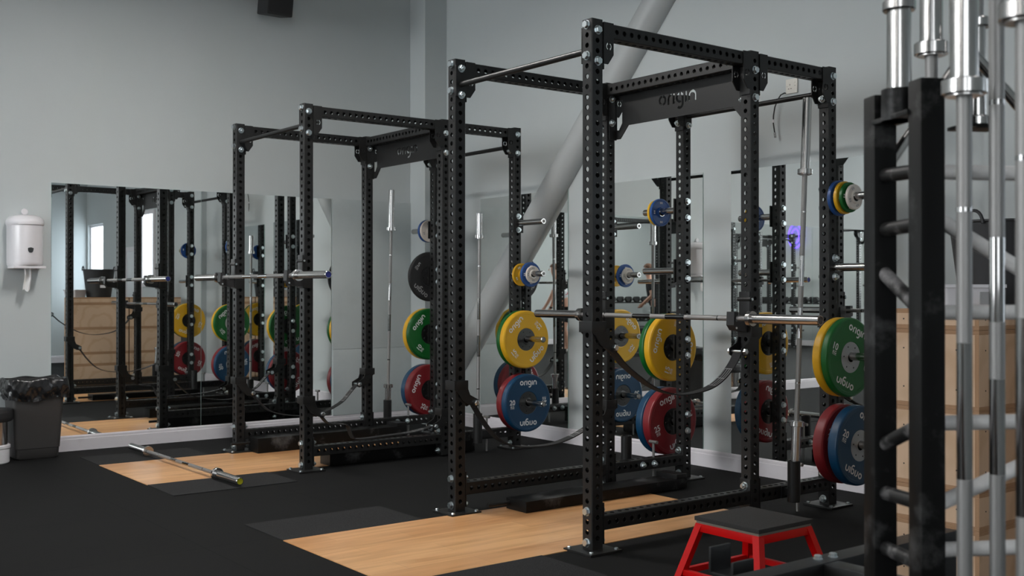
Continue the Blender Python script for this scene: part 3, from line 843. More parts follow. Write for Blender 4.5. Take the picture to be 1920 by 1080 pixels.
# right-hand pegs of the far rack
x0 = XR2+.045
bumper('green plate behind the dark-hubbed yellow one, right side of the far rack', 'green', 10, .045, (x0+.024, yp2, PZ[1]+DZ), 12, hubs=('hub_dark', 'hub_black'))
bumper('yellow 15 kg plate with dark hub, right side of the far rack', 'yellow', 15, .055, (x0+.075, yp2, PZ[1]+DZ), 42, hubs=('hub_dark', 'hub_black'))
bumper('red plate behind the dark-hubbed blue one, right side of the far rack', 'red', 25, .062, (x0+.034, yp2, PZ[0]+DZ), 50, hubs=('hub_dark', 'hub_black'))
bumper('blue 20 kg plate with dark hub, right side of the far rack', 'blue', 20, .058, (x0+.096, yp2, PZ[0]+DZ), 0, hubs=('hub_dark', 'hub_black'))
change_plate('small yellow plate above the large yellow one, right side of the far rack', 'yellow', .088, .020, (x0+.040, yp2, PZ[2]-.003), 30)
change_plate('small blue plate behind a smaller cream one, right side of the far rack', 'light_blue', .095, .022, (x0+.150, yp2, PZ[2]-.003), 0)
change_plate('smallest cream plate at the peg end, above the large yellow plate', 'white_rubber', .066, .018, (x0+.178, yp2, PZ[2]-.003), 0)
# left-hand pegs of the far rack
x0 = XL2-.045
bumper('green 10 kg plate with black hub, left rear of the far rack', 'green', 10, .045, (x0-.060, yp2, PZ[1]+DZ), 48, True)
bumper('yellow plate behind the black-hubbed green one, left rear of the far rack', 'yellow', 15, .055, (x0-.111, yp2, PZ[1]+DZ), 30, True)
bumper('red 25 kg plate with black hub, left rear of the far rack', 'red', 25, .068, (x0-.070, yp2, PZ[0]+DZ), 66, True)
bumper('blue plate behind the red one, left rear of the far rack', 'blue', 20, .062, (x0-.136, yp2, PZ[0]+DZ), 30, True)
bumper('thin black 5 kg plate above the green one on the far rack', 'rubber_black', 5, .030, (x0-.052, yp2, PZ[2]+DZ), -38, True, lettering='grey_lettering', hubs=('hub_black', 'rubber_black'), R=.215)
change_plate('cream small plate above the black plate on the far rack', 'white_rubber', .096, .022, (x0-.046, yp2, PZ[3]-.003), 20)
change_plate('small blue plate behind the cream one, above the black plate', 'light_blue', .098, .022, (x0-.080, yp2, PZ[3]-.003), 0)

# ------------------------------------------------------------------ barbells (axis along X, centred)
def barbell_parts(t, shaft, sleeve, r=.014, rs=.025, cap='bar_hole', rc=.040, only=(1, -1), center='knurl'):
    h = shaft/2
    q = MB(); o = min(.205, .36*h)
    seg = [(-h, 'knurl'), (-h+o, 'chrome'), (-h+o+.008, 'knurl'), (-h+2.2*o, 'chrome'), (-.06, center), (.06, 'chrome'), (h-2.2*o, 'knurl'), (h-o-.008, 'chrome'), (h-o, 'knurl'), (h, None)]
    q.lathe([(r, x) for x, _ in seg], 24, [m for _, m in seg[:-1]]); q.build('shaft', t)
    for s in only:
        T = Matrix.Identity(4) if s > 0 else Matrix.Rotation(PI, 4, 'Z')
        q = MB(); e = h+sleeve
        q.lathe([(r+.001, h-.003), (rc*.80, h-.003), (rc*.80, h), (rc-.0015, h), (rc, h+.0015), (rc, h+.0255), (rc-.0015, h+.027), (rs+.0015, h+.027), (rs+.0015, h+.032), (rs, h+.032),
                 (rs, e-.003), (rs-.002, e), (rs-.005, e), (rs-.0055, e-.004)], 36, 'satin', T, False)
        q.build('sleeve', t)
        q = MB(); q.lathe([(.0185, e-.004), (.0195, e-.0035)], 24, cap, T, True); q.build('end_cap', t)
def barbell(label, p, d, shaft, sleeve, **kw):
    t = thing('barbell', label, 'barbell', p, group='barbells')
    t.rotation_euler = Vector(d).to_track_quat('X', 'Z').to_euler()
    barbell_parts(t, shaft, sleeve, **kw); return t
barbell('barbell racked at chest height across the near power rack', ((XL1+XR1)/2+.01, RACK1.y+D1-.130, 1.080), (1,0,0), 1.31, .445)
barbell('barbell with a blue end cap racked in front of the left wall mirrors', ((XL2+XR2)/2+.03, RACK2.y-.130, 1.330), (1,0,0), 1.31, .440, cap='cap_blue')
barbell('barbell with a yellow end cap lying on the floor', (-7.38, 2.775, .041), (1,.012,0), 1.235, .365, r=.0125, cap='cap_yellow')
def standing(label, foot, top, sleeve, **kw):
    foot = Vector(foot); top = Vector(top); L = (top-foot).length
    return barbell(label, (foot+top)/2, top-foot, L-2*sleeve, sleeve, **kw)
standing('barbell leaning upright in its holder at the right side of the near rack', (XR1+.092, RACK1.y+D1+.25, .092), (XR1+.065, RACK1.y+D1+.405, 2.29), .425)
standing('barbell standing upright at the left side of the far rack, before the painted board', (XL2-.092, RACK2.y+D1+.25, .092), (XL2-.080, RACK2.y+D1+.285, 2.085), .345, r=.0125)
standing('short barbell standing upright beside the right rear post of the far rack', (XR2+.092, RACK2.y+D1+.25, .092), (XR2+.100, RACK2.y+D1+.262, 1.812), .190, r=.0125, rc=.034)

# ------------------------------------------------------------------ long black boxes lying inside the racks
def step_beam(label, x0, x1, y0, y1, h, handle=True):
    t = thing('steel_step_beam', label, 'step beam', ((x0+x1)/2, y0, .005), group='black step beams')
    q = MB(); w = (x1-x0)/2; q.box((-w, 0, 0), (w, y1-y0, h), 'worn_black', None, .004); q.build('box_body', t)
    q = MB(); q.box((-w, y1-y0-.09, h), (w, y1-y0, h+.028), 'black', None, .003); q.build('end_block', t)
    if handle:
        q = MB(); q.tube((-w+.03, -.15, h*.6), (-w+.03, 0, h*.6), .011, 'black'); q.build('handle', t)
step_beam('long low black box with an end handle inside the near rack', -4.865, -4.685, 3.70, 4.97, .062)
step_beam('long low black box behind the front right post of the far rack', -6.935, -6.790, 3.62, 4.86, .085, False)
step_beam('long low black box inside the far rack, nearer the mirrors', -7.815, -7.640, 3.47, 4.78, .112)

# ------------------------------------------------------------------ left wall: dispenser, bin, canister, speaker
t = thing('paper_towel_dispenser', 'white paper dispenser with a sheet hanging down on the left wall', 'dispenser', (XL, 2.065, 1.41))
q = MB()
def dome(n=28):
    ring = []
    for k in range(n+1):
        a = PI*k/n - PI/2
        ring.append((.10+.115*math.cos(a) if False else max(0, .215*math.cos(a)**.55), .118*math.sin(a)))
    return ring
prof = dome(); nP = len(prof)
lev = [(0, .93), (.012, .985), (.03, 1.0), (.30, 1.0), (.305, 1.045), (.325, 1.06), (.345, 1.03), (.365, .90), (.378, .66), (.384, .3)]
v = []; f = []
for z, k in lev: v += [(max(.0, x*k), y*k, z) for x, y in prof]
for i in range(len(lev)-1):
    for j in range(nP-1): f.append((i*nP+j, i*nP+j+1, (i+1)*nP+j+1, (i+1)*nP+j))
f += [list(range(nP))[::-1], [(len(lev)-1)*nP+j for j in range(nP)]]
for i in range(len(lev)-1): f.append((i*nP, (i+1)*nP, (i+1)*nP+nP-1, i*nP+nP-1))
q.add(v, f, 'white_plastic'); q.build('cover', t, angle=50)
q = MB(); q.box((.0, -.112, -.018), (.198, .112, .0), 'white_plastic', None, .006); q.build('bottom_tray', t)
q = MB(); q.lathe([(.024, .028), (.024, .040), (.021, .043)], 24, 'white_plastic', Matrix.Translation((0, 0, .408))); q.box((.0, -.012, .375), (.034, .012, .400), 'white_plastic'); q.build('lock_tab', t)
q = MB(); T = Matrix.Translation((.2165, 0, .115)) @ Matrix.Scale(.72, 4) @ basis((0, 0, 0), (0,1,0), (0,0,1)); q.plate([(-.028, .022), (-.024, -.008), (-.012, -.024), (.012, -.024), (.024, -.008), (.028, .022), (.0, .030)][::1], [], .004, 'hub_dark', T); q.build('viewing_slot', t)
q = MB(); v = []; f = []
for i in range(15):
    z = -.01-.17*i/14; w = .024+.004*i/14
    for j in range(7):
        y = -w+2*w*j/6 + .006*math.sin(i*.35); v.append((.115+.010*math.sin(j*1.5+i*.12), y, z+.01*math.sin(j*1.3)*(i == 14)))
for i in range(14):
    for j in range(6): f.append((i*7+j, i*7+j+1, (i+1)*7+j+1, (i+1)*7+j))
q.add(v, f, 'paper'); q.build('paper_sheet', t, angle=80)

t = thing('waste_bin', 'dark grey plastic bin with a black liner folded over its rim', 'bin', (-8.515, 2.10, .001))
q = MB()
def bin_ring(hx, hy, z, r=.03, n=6):
    out = []
    for sx, sy, a0 in ((1,1,0), (-1,1,90), (-1,-1,180), (1,-1,270)):
        for k in range(n+1):
            a = math.radians(a0+90*k/n); out.append((sx*(hx-r)+r*math.cos(a), sy*(hy-r)+r*math.sin(a), z))
    return out
rings = [(.100, .140, 0), (.108, .150, .012), (.112, .153, .075), (.116, .157, .078), (.140, .185, .555), (.146, .192, .560), (.146, .192, .572), (.134, .178, .572), (.105, .150, .03)]
v = []; n = 28
for r in rings: v += bin_ring(*r)
f = [(i*n+k, i*n+(k+1) % n, (i+1)*n+(k+1) % n, (i+1)*n+k) for i in range(len(rings)-1) for k in range(n)]
f += [list(range(n))[::-1], [(len(rings)-1)*n+k for k in range(n)]]
q.add(v, f, 'bin'); q.build('bin_body', t)
q = MB(); v = []; nz = 14; N = 120
def even_ring(pts, n):
    P = [Vector(p) for p in pts]; P.append(P[0]); D = [0]
    for a, b in zip(P, P[1:]): D.append(D[-1]+(b-a).length)
    out = []; j = 0
    for k in range(n):
        d = D[-1]*k/n
        while D[j+1] < d: j += 1
        out.append(tuple(P[j].lerp(P[j+1], (d-D[j])/max(1e-9, D[j+1]-D[j]))))
    return out
base = even_ring(bin_ring(.150, .197, 0, .035, 12), 200)
random.seed(3)
ph = [random.uniform(0, 6.28) for _ in range(12)]
for i in range(nz+1):
    u = i/nz
    for k, (x, y, _) in enumerate(base):
        a = 2*PI*k/len(base)
        wr = .0040*math.sin(7*a+ph[0]+5*u) + .0034*math.sin(13*a+ph[1]-8*u+2*math.sin(3*a)) + .0022*math.sin(23*a+ph[2]+10*u+2.5*math.sin(5*a)) + .0012*math.sin(41*a+ph[3]-13*u)
        bulge = .004+.014*math.sin(PI*min(1, u*1.15))
        s = 1 + (bulge+wr*(.4+u))/.16
        low = .145+.010*math.sin(2*a+ph[4])+.008*math.sin(5*a+ph[5])+.002*math.sin(13*a+ph[6])
        v.append((x*s, y*s, .583 - u*low + .006*math.sin(6*a+ph[7])*(1-u)))
f = [(i*len(base)+k, i*len(base)+(k+1) % len(base), (i+1)*len(base)+(k+1) % len(base), (i+1)*len(base)+k) for i in range(nz) for k in range(len(base))]
inner = []
for i in range(5):
    u = i/4
    for k, (x, y, _) in enumerate(base):
        a = 2*PI*k/len(base); s = .985-.26*u+.02*u*math.sin(11*a+u*3); inner.append((x*s, y*s, .585+.006*math.sin(6*a+ph[7])-.16*u))
o = len(v); v += inner; m2 = len(base)
f += [(o+i*m2+k, o+(i+1)*m2+k, o+(i+1)*m2+(k+1) % m2, o+i*m2+(k+1) % m2) for i in range(4) for k in range(m2)]
f += [(k, o+k, o+(k+1) % m2, (k+1) % m2) for k in range(m2)]
q.add(v, f, 'bag'); q.build('bin_liner', t, angle=70)

t = thing('steel_canister', 'steel cylinder with black lid and white base, at the left edge', 'canister', (-8.395, 1.785, 0))
T = Matrix.Rotation(-PI/2, 4, 'Y')
q = MB(); q.lathe([(.105, .13), (.105, .30)], 40, 'satin', T); q.build('steel_body', t)
q = MB(); q.lathe([(.112, 0), (.118, .008), (.118, .105), (.123, .110), (.123, .128), (.116, .133)], 40, 'white_plastic', T); q.lathe([(.012, 0), (.012, .004)], 14, 'dark', Matrix.Translation((.118*math.cos(-.35), .118*math.sin(-.35), .05)) @ Matrix.Rotation(-.35, 4, 'Z')); q.build('base_ring', t)
q = MB(); q.lathe([(.128, .298), (.136, .304), (.140, .325), (.140, .362), (.136, .378), (.120, .386), (.03, .390)], 40, 'rubber_black', T); q.build('lid', t)

t = thing('wall_speaker', 'dark speaker high on the left wall at the top edge of the photo', 'speaker', (XL, 4.00, 3.565))
q = MB(); T = Matrix.Translation((.10, 0, 0)) @ Matrix.Rotation(.18, 4, 'Y')
q.box((0, -.115, 0), (.21, .115, .36), 'rubber_black', T, .015); q.build('cabinet', t)
q = MB(); q.box((.2105, -.10, .02), (.2165, .10, .34), 'webbing', T, .003); q.build('grille', t)
q = MB(); q.box((0, -.03, .14), (.17, .03, .2), 'black', None, .004); q.box((0, -.05, .1), (.01, .05, .24), 'black'); q.build('bracket', t)

# ------------------------------------------------------------------ back wall: socket and hanging cable
t = thing('wall_socket', 'white electrical socket high on the back wall behind the near rack', 'socket', (-4.461, YB, 2.547))
q = MB(); q.box((-.045, -.012, -.047), (.045, 0, .047), 'white_matt', None, .004); q.build('face_plate', t)
q = MB()
for x, z, w, h in ((-.012, .010, .004, .009), (-.022, -.016, .009, .004), (-.002, -.016, .009, .004), (.028, .0, .003, .005), (-.034, .0, .003, .003)): q.box((x-w/2, -.0128, z-h/2), (x+w/2, -.011, z+h/2), 'dark')
q.build('pin_slot', t)
q = MB(); q.box((.018, -.0155, .018), (.034, -.0115, .036), 'white_matt', None, .001); q.build('switch', t)
t = thing('hanging_cable', 'short black cable hanging loose from the back wall below the socket', 'cable', (0, 0, 0))
OX, OZ = -.120, .026
pts = [(x+OX, y, z+OZ) for x, y, z in [(-4.385, YB-.002, 2.480), (-4.390, YB-.02, 2.482), (-4.408, YB-.035, 2.470), (-4.430, YB-.04, 2.440), (-4.452, YB-.04, 2.395), (-4.464, YB-.038, 2.345), (-4.468, YB-.036, 2.30), (-4.463, YB-.034, 2.26), (-4.458, YB-.034, 2.232)]]
q = MB(); q.path(pts, .0045, 'rubber_black'); q.build('cord', t)
q = MB(); q.tube(pts[-1], (-4.452+OX, YB-.034, 2.198+OZ), .008, 'satin', 12); q.tube((-4.466+OX, YB-.037, 2.318+OZ), (-4.4665+OX, YB-.0365, 2.298+OZ), .0056, 'white_plastic', 10); q.build('plug_tip', t)

# ------------------------------------------------------------------ plywood boxes stacked against the back wall
BX0, BX1 = -2.720, -2.290
levels = [(0, .267), (.267, .418), (.418, .743), (.743, 1.065), (1.065, 1.148)]
heights = ['bottom box', 'second box up', 'third box up', 'fourth box up', 'shallow lid box on top']
def ply_box(label, x0, x1, y0, y1, z0, z1):
    t = thing('plywood_box', label, 'plywood box', ((x0+x1)/2, (y0+y1)/2, z0), group='stacked plywood jump boxes')
    w, d, h = (x1-x0)/2, (y1-y0)/2, z1-z0
    e = .018
    q = MB(); q.box((-w+.0005, -d+.0005, e), (w-.0005, d-.0005, h-e), 'ply')
    for sx in (-1, 1):
        for zz in ([h*.25, h*.75] if h > .2 else [h*.5]):
            for yy in (-d*.86, d*.86): q.lathe([(.0032, 0), (.0032, .0008)], 10, 'dark', Matrix.Translation((sx*w, yy, zz)) @ (Matrix.Identity(4) if sx > 0 else Matrix.Rotation(PI, 4, 'Z')))
    for zz in ([h*.25, h*.75] if h > .2 else [h*.5]):
        for xxx in (-w*.55, w*.55): q.lathe([(.0032, 0), (.0032, .0008)], 10, 'dark', Matrix.Translation((xxx, -d, zz)) @ Matrix.Rotation(-PI/2, 4, 'Z'))
    q.build('side_panels', t)
    q = MB(); q.box((-w, -d, 0.0005), (w, d, e), 'ply_edge', None, .001); q.build('base_board', t)
    q = MB(); q.box((-w, -d, h-e), (w, d, h-.0005), 'ply_edge', None, .001); q.build('top_board', t)
    for sx in (-1, 1):
        q = MB(); q.box((sx*w, -d, e), (sx*(w-e*1.0), -d-.0006, h-e), 'ply_end'); q.build('corner_edge', t)
for xa, xb, y0, y1, where in ((BX0, BX1, 4.095, 4.800, 'front plywood stack behind the upright bars'), (BX0, BX1, 4.815, 5.515, 'rear plywood stack near the back wall'),
                              (-2.245, -1.800, 4.450, 5.300, 'right-hand plywood stack, seen only in the left mirror')):
    for (z0, z1), nm in zip(levels, heights):
        ply_box('%s of the %s' % (nm, where), xa, xb, y0, y1, z0, z1)
t = thing('black_tub', 'tall black rubber tub with a rope handle on the plywood boxes', 'tub', (-2.425, 4.50, 1.149))
q = MB(); n = 40
prof = [(.145, 0), (.155, .006), (.200, .360), (.207, .364), (.207, .372), (.196, .372), (.148, .012)]
q.lathe(prof, n, 'rubber_black', Matrix.Rotation(-PI/2, 4, 'Y')); q.build('tub_body', t)
for s in (-1, 1):
    q = MB(); q.path([(.04*math.cos(PI*k/10), s*.205, .355+.055*math.sin(PI*k/10)) for k in range(11)], .007, 'rubber_black'); q.build('rope_handle', t)
q = MB(); q.box((-.179, -.035, .125), (-.170, .035, .160), 'white_plastic', Matrix.Rotation(0, 4, 'Z')); q.build('paper_label', t)
t = thing('plastic_tub', 'small white plastic tub with a label on the corner of the plywood boxes', 'tub', (-2.405, 4.200, 1.149), (0, 0, .9))
q = MB(); v = []; rings = [(.110, .080, 0), (.125, .092, .085), (.131, .098, .087), (.131, .098, .100), (.121, .090, .100), (.108, .078, .006)]
for r in rings: v += bin_ring(*r, .02)
n = 28; f = [(i*n+k, i*n+(k+1) % n, (i+1)*n+(k+1) % n, (i+1)*n+k) for i in range(len(rings)-1) for k in range(n)] + [list(range(n))[::-1], [(len(rings)-1)*n+k for k in range(n)]]
q.add(v, f, 'white_plastic'); q.build('tub_body', t)
q = MB(); q.box((.02, -.095, .02), (.09, -.088, .07), 'grey_lettering', Matrix.Rotation(0, 4, 'X')); q.build('paper_label', t)

# ------------------------------------------------------------------ red plyometric stool
t = thing('step_stool', 'red steel step stool with a black rubber top, in front of the near rack', 'stool', (-2.908, 3.472, 0))
a, b, hT = .163, .240, .276
def leg(sx, sy):
    q = MB(); hw = .016
    top = Vector((sx*(a-hw), sy*(a-hw), hT)); bot = Vector((sx*(b-hw), sy*(b-hw), 0))
    v = [p+Vector((x*hw, y*hw, 0)) for p in (bot, top) for x, y in ((-1,-1), (1,-1), (1,1), (-1,1))]
    q.add(v, [(3,2,1,0), (4,5,6,7), (0,1,5,4), (1,2,6,5), (2,3,7,6), (3,0,4,7)], 'red_paint'); return q
for sx in (-1, 1):
    for sy in (-1, 1): leg(sx, sy).build('leg', t)
q = MB()
for s in (-1, 1):
    q.box((-a-.001, s*(a-.030), hT-.034), (a+.001, s*(a+.001), hT), 'red_paint', None, .003); q.box((s*(a-.030), -a, hT-.0335), (s*(a+.0015), a, hT-.0005), 'red_paint', None, .003)
q.build('top_frame', t)
zc = .075; c = b-(b-a)*zc/hT-.016
for sx, sy in ((0, -1), (0, 1), (-1, 0), (1, 0)):
    q = MB()
    if sx == 0: q.box((-c, sy*c-.011, zc-.012), (c, sy*c+.011, zc+.012), 'red_paint', None, .002)
    else: q.box((sx*c-.011, -c, zc-.012), (sx*c+.011, c, zc+.012), 'red_paint', None, .002)
    q.build('cross_bar', t)
q = MB(); q.box((-a+.002, -a+.002, hT), (a-.002, a-.002, hT+.010), 'worn_ply'); q.build('plywood_board', t)
q = MB(); q.box((-a-.004, -a-.004, hT+.010), (a+.004, a+.004, hT+.027), 'stool_rubber', None, .002); q.build('rubber_top', t)

# ------------------------------------------------------------------ black bench frame at the bottom edge
t = thing('bench_frame', 'black bolted steel bench frame with a small foot cradle at the bottom edge', 'exercise bench', (-1.798, 2.423, 0))
q = MB(); q.box((-.032, -.33, .447), (.032, .62, .507), 'black', None, .004); q.build('main_beam', t)
q = MB(); q.box((.032, -.035, .447), (.36, .030, .505), 'black', None, .004); q.build('cross_beam', t)
q = MB()
for x, y in ((-.004, -.010), (.006, .042)): q.lathe([(.013, 0), (.013, .003), (.0105, .003), (.0105, .010), (.008, .012)], 6, 'zinc', Matrix.Translation((x, y, .507)) @ Matrix.Rotation(-PI/2, 4, 'Y'))
q.lathe([(.013, 0), (.013, .003), (.0105, .003), (.0105, .010), (.008, .012)], 6, 'zinc', Matrix.Translation((.150, -.004, .505)) @ Matrix.Rotation(-PI/2, 4, 'Y'))
q.build('bolt', t)
for y in (-.31, .58):
    q = MB(); q.box((-.030, y-.03, .006), (.030, y+.03, .447), 'black', None, .003); q.box((-.14, y-.03, 0), (.14, y+.03, .03), 'black', None, .003); q.build('leg', t)
q = MB(); q.box((.30, -.03, .0), (.355, .025, .447), 'black', None, .003); q.build('leg', t)
T = Matrix.Translation((-.112, -.228, .487))
q = MB()
q.box((-.046, -.040, -.006), (-.037, .040, .062), 'black', T, .004)
q.box((.032, -.042, -.006), (.041, .040, .036), 'black', T, .004)
q.box((-.046, -.038, -.012), (.041, .038, -.002), 'black', T, .003)
q.box((.02, -.02, -.03), (.13, .03, -.008), 'black', T)
q.build('foot_cradle', t)

# ------------------------------------------------------------------ barbell storage stand close to the camera
e1 = Vector((.487, .873, 0)).normalized(); e2 = Vector((-e1.y, e1.x, 0))
S0 = Vector((-1.2105, 1.9690, 0)); ang = math.atan2(e1.y, e1.x)
t = thing('barbell_stand', 'worn black ladder-like steel stand with welded rungs at the right edge', 'barbell stand', S0, (0, 0, ang))
def post(x, y, top):
    q = MB(); q.box((x-.0255, y-.0255, .012), (x+.0255, y+.0255, top), 'worn_black', None, .004); q.build('post', t)
SX, SY = .47, .192
post(0, 0, 1.640); post(0, SY, 1.640); post(SX, 0, 1.640); post(SX, SY, 1.640)
def rung(p, q_, m, r=.0150):
    q = MB(); q.tube(p, q_, r, m, 18); q.build('rung', t)
for x in (0, SX):
    for za, zb in ((1.462, 1.468), (1.355, 1.352), (1.180, 1.258), (.952, .893), (.795, .789), (.672, .672), (.40, .40)):
        rung((x, .02, za), (x, SY-.02, zb), 'chalk_rung')
for y in (0,):
    for za, zb in ((1.457, 1.457), (1.366, 1.125), (1.178, 1.178), (.958, .958), (.795, .97), (.706, .706), (.40, .40)):
        rung((.02, y, za), (SX-.02, y, zb), 'worn_steel')
rung((.02, SY-.01, 1.50), (.20, SY-.01, 1.75), 'satin', .012); rung((.20, SY-.01, 1.75), (SX-.02, SY-.01, 1.49), 'satin', .012)
q = MB(); q.box((-.030, .02, 1.575), (.030, SY-.02, 1.585), 'worn_black', None, .002); q.lathe([(.036, 1.575), (.036, 1.640), (.029, 1.640), (.029, 1.60)], 24, 'worn_black', Matrix.Translation((.0, .108, 0)) @ Matrix.Rotation(-PI/2, 4, 'Y')); q.build('handle_cup', t)
q = MB(); q.box((.205, .19, 1.578), (.285, .25, 1.586), 'worn_black', None, .002); q.box((.190, SY-.02, 1.578), (.206, SY, 1.755), 'worn_black', None, .002); q.box((.190, SY-.02, 1.578), (.215, .25, 1.586), 'worn_black'); q.build('hook_bracket', t)
q = MB(); q.box((-.06, -.45, 0), (SX+.06, SY+.28, .012), 'black', None, .002); q.build('base_plate', t)
# bars held by the stand
def up(label, x, y, collar_z, r=.014, sleeve=.415, foot=.0125, **kw):
    """a bar standing on the stand's base with its upper collar at collar_z"""
    L = (collar_z-foot)*1.0
    t = thing('barbell', label, 'barbell', (x, y, (collar_z+foot+sleeve)/2), (0, -PI/2, 0), 'bars standing at the right edge')
    barbell_parts(t, collar_z-foot-sleeve, sleeve, r=r, center='chrome', **kw)
up('chrome bar just right of the thick black post, collar near the top', -1.067, 1.858, 1.577, r=.0137)
up('bar behind the thick black post, only its wide top collar showing', -1.365, 2.241, 1.752, r=.0140, rc=.037)
up('bar at the right edge of the photo with the widest collar', -.833, 1.622, 1.630, r=.0140, rc=.039)
# plain knurled bar without sleeves in view
t = thing('barbell', 'slim knurled bar without a sleeve in view, second from the right edge', 'barbell', (-1.062, 1.963, .0125), (0, -PI/2, 0), 'bars standing at the right edge')
q = MB(); seg = [(0, 'chrome'), (.42, 'knurl'), (.80, 'knurl'), (.865, 'chrome'), (1.043, 'knurl'), (1.150, 'chrome'), (1.308, 'knurl'), (1.556, 'chrome'), (1.566, 'knurl'), (1.86, None)]
q.lathe([(.0140, x) for x, _ in seg], 24, [m for _, m in seg[:-1]]); q.build('shaft', t)
q = MB(); q.lathe([(.025, 1.86), (.032, 1.862), (.032, 1.885), (.025, 1.888), (.025, 2.2)], 30, 'satin'); q.build('sleeve', t)
# loadable handles standing in the cup and on the bracket
def loadable(label, p, rs):
    t = thing('loadable_handle', label, 'dumbbell handle', p, (0, -PI/2, 0), 'loadable dumbbell handles')
    q = MB(); q.lathe([(.014, .24), (.0145, .30), (.0145, .34), (.014, .41)], 24, 'knurl'); q.build('grip', t)
    for a0, a1 in ((0, .24), (.41, .65)):
        for c0 in ((a1-.022,) if rs > .02 else (a0, a1-.022)):
            q = MB(); q.lathe([(rs+.0065, c0), (rs+.009, c0+.003), (rs+.009, c0+.019), (rs+.0065, c0+.022)], 32, 'satin'); q.build('collar', t)
        q = MB(); q.lathe([(rs-.0025, a0), (rs, a0+.003), (rs, a1-.003), (rs-.0025, a1)], 32, 'satin'); q.build('sleeve', t)
loadable('chrome loadable handle standing in the cup on top of the black stand', tuple(S0 + e2*.108 + Vector((0,0,1.5855))), .0245)
loadable('slimmer chrome handle half hidden between the standing bars at the top', tuple(S0 + e1*.245 + e2*.222 + Vector((0,0,1.5865))), .0185)

# ------------------------------------------------------------------ the part of the gym seen only in the mirrors
t = thing('neon_sign', 'violet ring-shaped neon sign on the far wall, seen in the rightmost mirror', 'neon sign', (-1.55, YF+.03, 2.50))
q = MB(); q.path([(.19*math.cos(2*PI*k/40), .03, .27*math.sin(2*PI*k/40)) for k in range(41)], .016, 'neon'); q.build('neon_tube', t)
q = MB(); q.path([(.10*math.cos(2*PI*k/40), .03, .16*math.sin(2*PI*k/40)) for k in range(41)], .014, 'neon'); q.build('neon_tube', t)
q = MB(); q.box((-.24, -.028, -.02), (.24, .015, .02), 'rubber_black'); q.build('mounting_bar', t)
t = thing('exit_sign', 'small green lit exit sign high on the back wall, seen in the left mirror', 'sign', (-.98, YB-.03, 2.74))
q = MB(); q.box((-.16, -.02, -.08), (.16, .03, .08), 'rubber_black', None, .004); q.build('housing', t)
q = MB(); q.box((-.145, -.024, -.065), (.145, -.0195, .065), 'exit'); q.build('lit_panel', t)
q = MB(); T = basis((0, -.0245, 0), (1,0,0), (0,0,1))
q.flat([(-.09,-.05), (-.06,-.02), (-.03,.0), (-.05,.02), (-.02,.035), (.0,.01), (.03,-.01), (.01,-.02), (-.01,-.05), (-.03,-.05), (-.02,-.02), (-.05,-.03), (-.075,-.055)], 'lettering', T); q.flat(rect(.06, .11, -.05, .045), 'lettering', T)
q.build('running_figure', t)

# dumbbell rack along the far wall
t = thing('dumbbell_rack', 'black two-tier dumbbell rack along the far wall, seen in the rightmost mirror', 'dumbbell rack', (-1.6, YF+.55, 0))
for x in (-1.1, 1.1):
    q = MB(); q.box((x-.03, -.25, 0), (x+.03, .25, .06), 'black', None, .003); q.box((x-.03, -.2, .06), (x+.03, -.14, 1.0), 'black', None, .003); q.box((x-.03, -.14, .45), (x+.03, .2, .50), 'black', None, .003); q.box((x-.03, -.14, .90), (x+.03, .1, .95), 'black', None, .003); q.build('end_frame', t)
for z, y in ((.50, .06), (.95, -.02)):
    q = MB()
    for dy in (-.09, .09): q.box((-1.12, y+dy-.025, z), (1.12, y+dy+.025, z+.03), 'black', None, .003)
    q.build('shelf_rail', t)
first = None
for zi, (z, y) in enumerate(((.53, .06), (.98, -.02))):
    for k in range(8):
        loc = (-1.6-.95+k*.27, YF+.55+y, z+.066)
        if first is None:
            d = thing('dumbbell', 'black round-headed dumbbell on the rack along the far wall', 'dumbbell', loc, (0, 0, PI/2), 'dumbbells on the far rack')
            q = MB(); q.lathe([(.016, -.07), (.018, 0), (.016, .07)], 16, 'satin'); q.build('handle', d)
            for s in (-1, 1):
                q = MB(); q.lathe([(.050, s*.065), (.066, s*.072), (.066, s*.135), (.054, s*.142)], 24, 'rubber_black'); q.build('head', d)
            first = d; index_kids()
        else:
            d = copy_tree(first); d.location = loc

index_kids()
rack_b = bpy.data.objects['dumbbell_rack']
rb = copy_tree(rack_b); rb.location = (XR-.45, -6.9, 0); rb.rotation_euler = (0, 0, -PI/2)
rb['label'] = 'black two-tier dumbbell rack along the right-hand wall, seen only in the narrow mirror'
for z, y in ((.53, .06), (.98, -.02)):
    for k in range(8):
        d = copy_tree(first); d.location = (XR-.45+y, -6.9+.95-k*.27, z+.066); d.rotation_euler = (0, 0, 0)
        d['label'] = 'black round-headed dumbbell on the rack along the right-hand wall'; d['group'] = 'dumbbells on the right wall rack'
r5 = copy_tree(rack); r5.location = (-.35, -8.1, 0); r5.rotation_euler = (0, 0, PI/2)
r5['label'] = 'black power rack in the far corner of the gym, seen only by reflection'

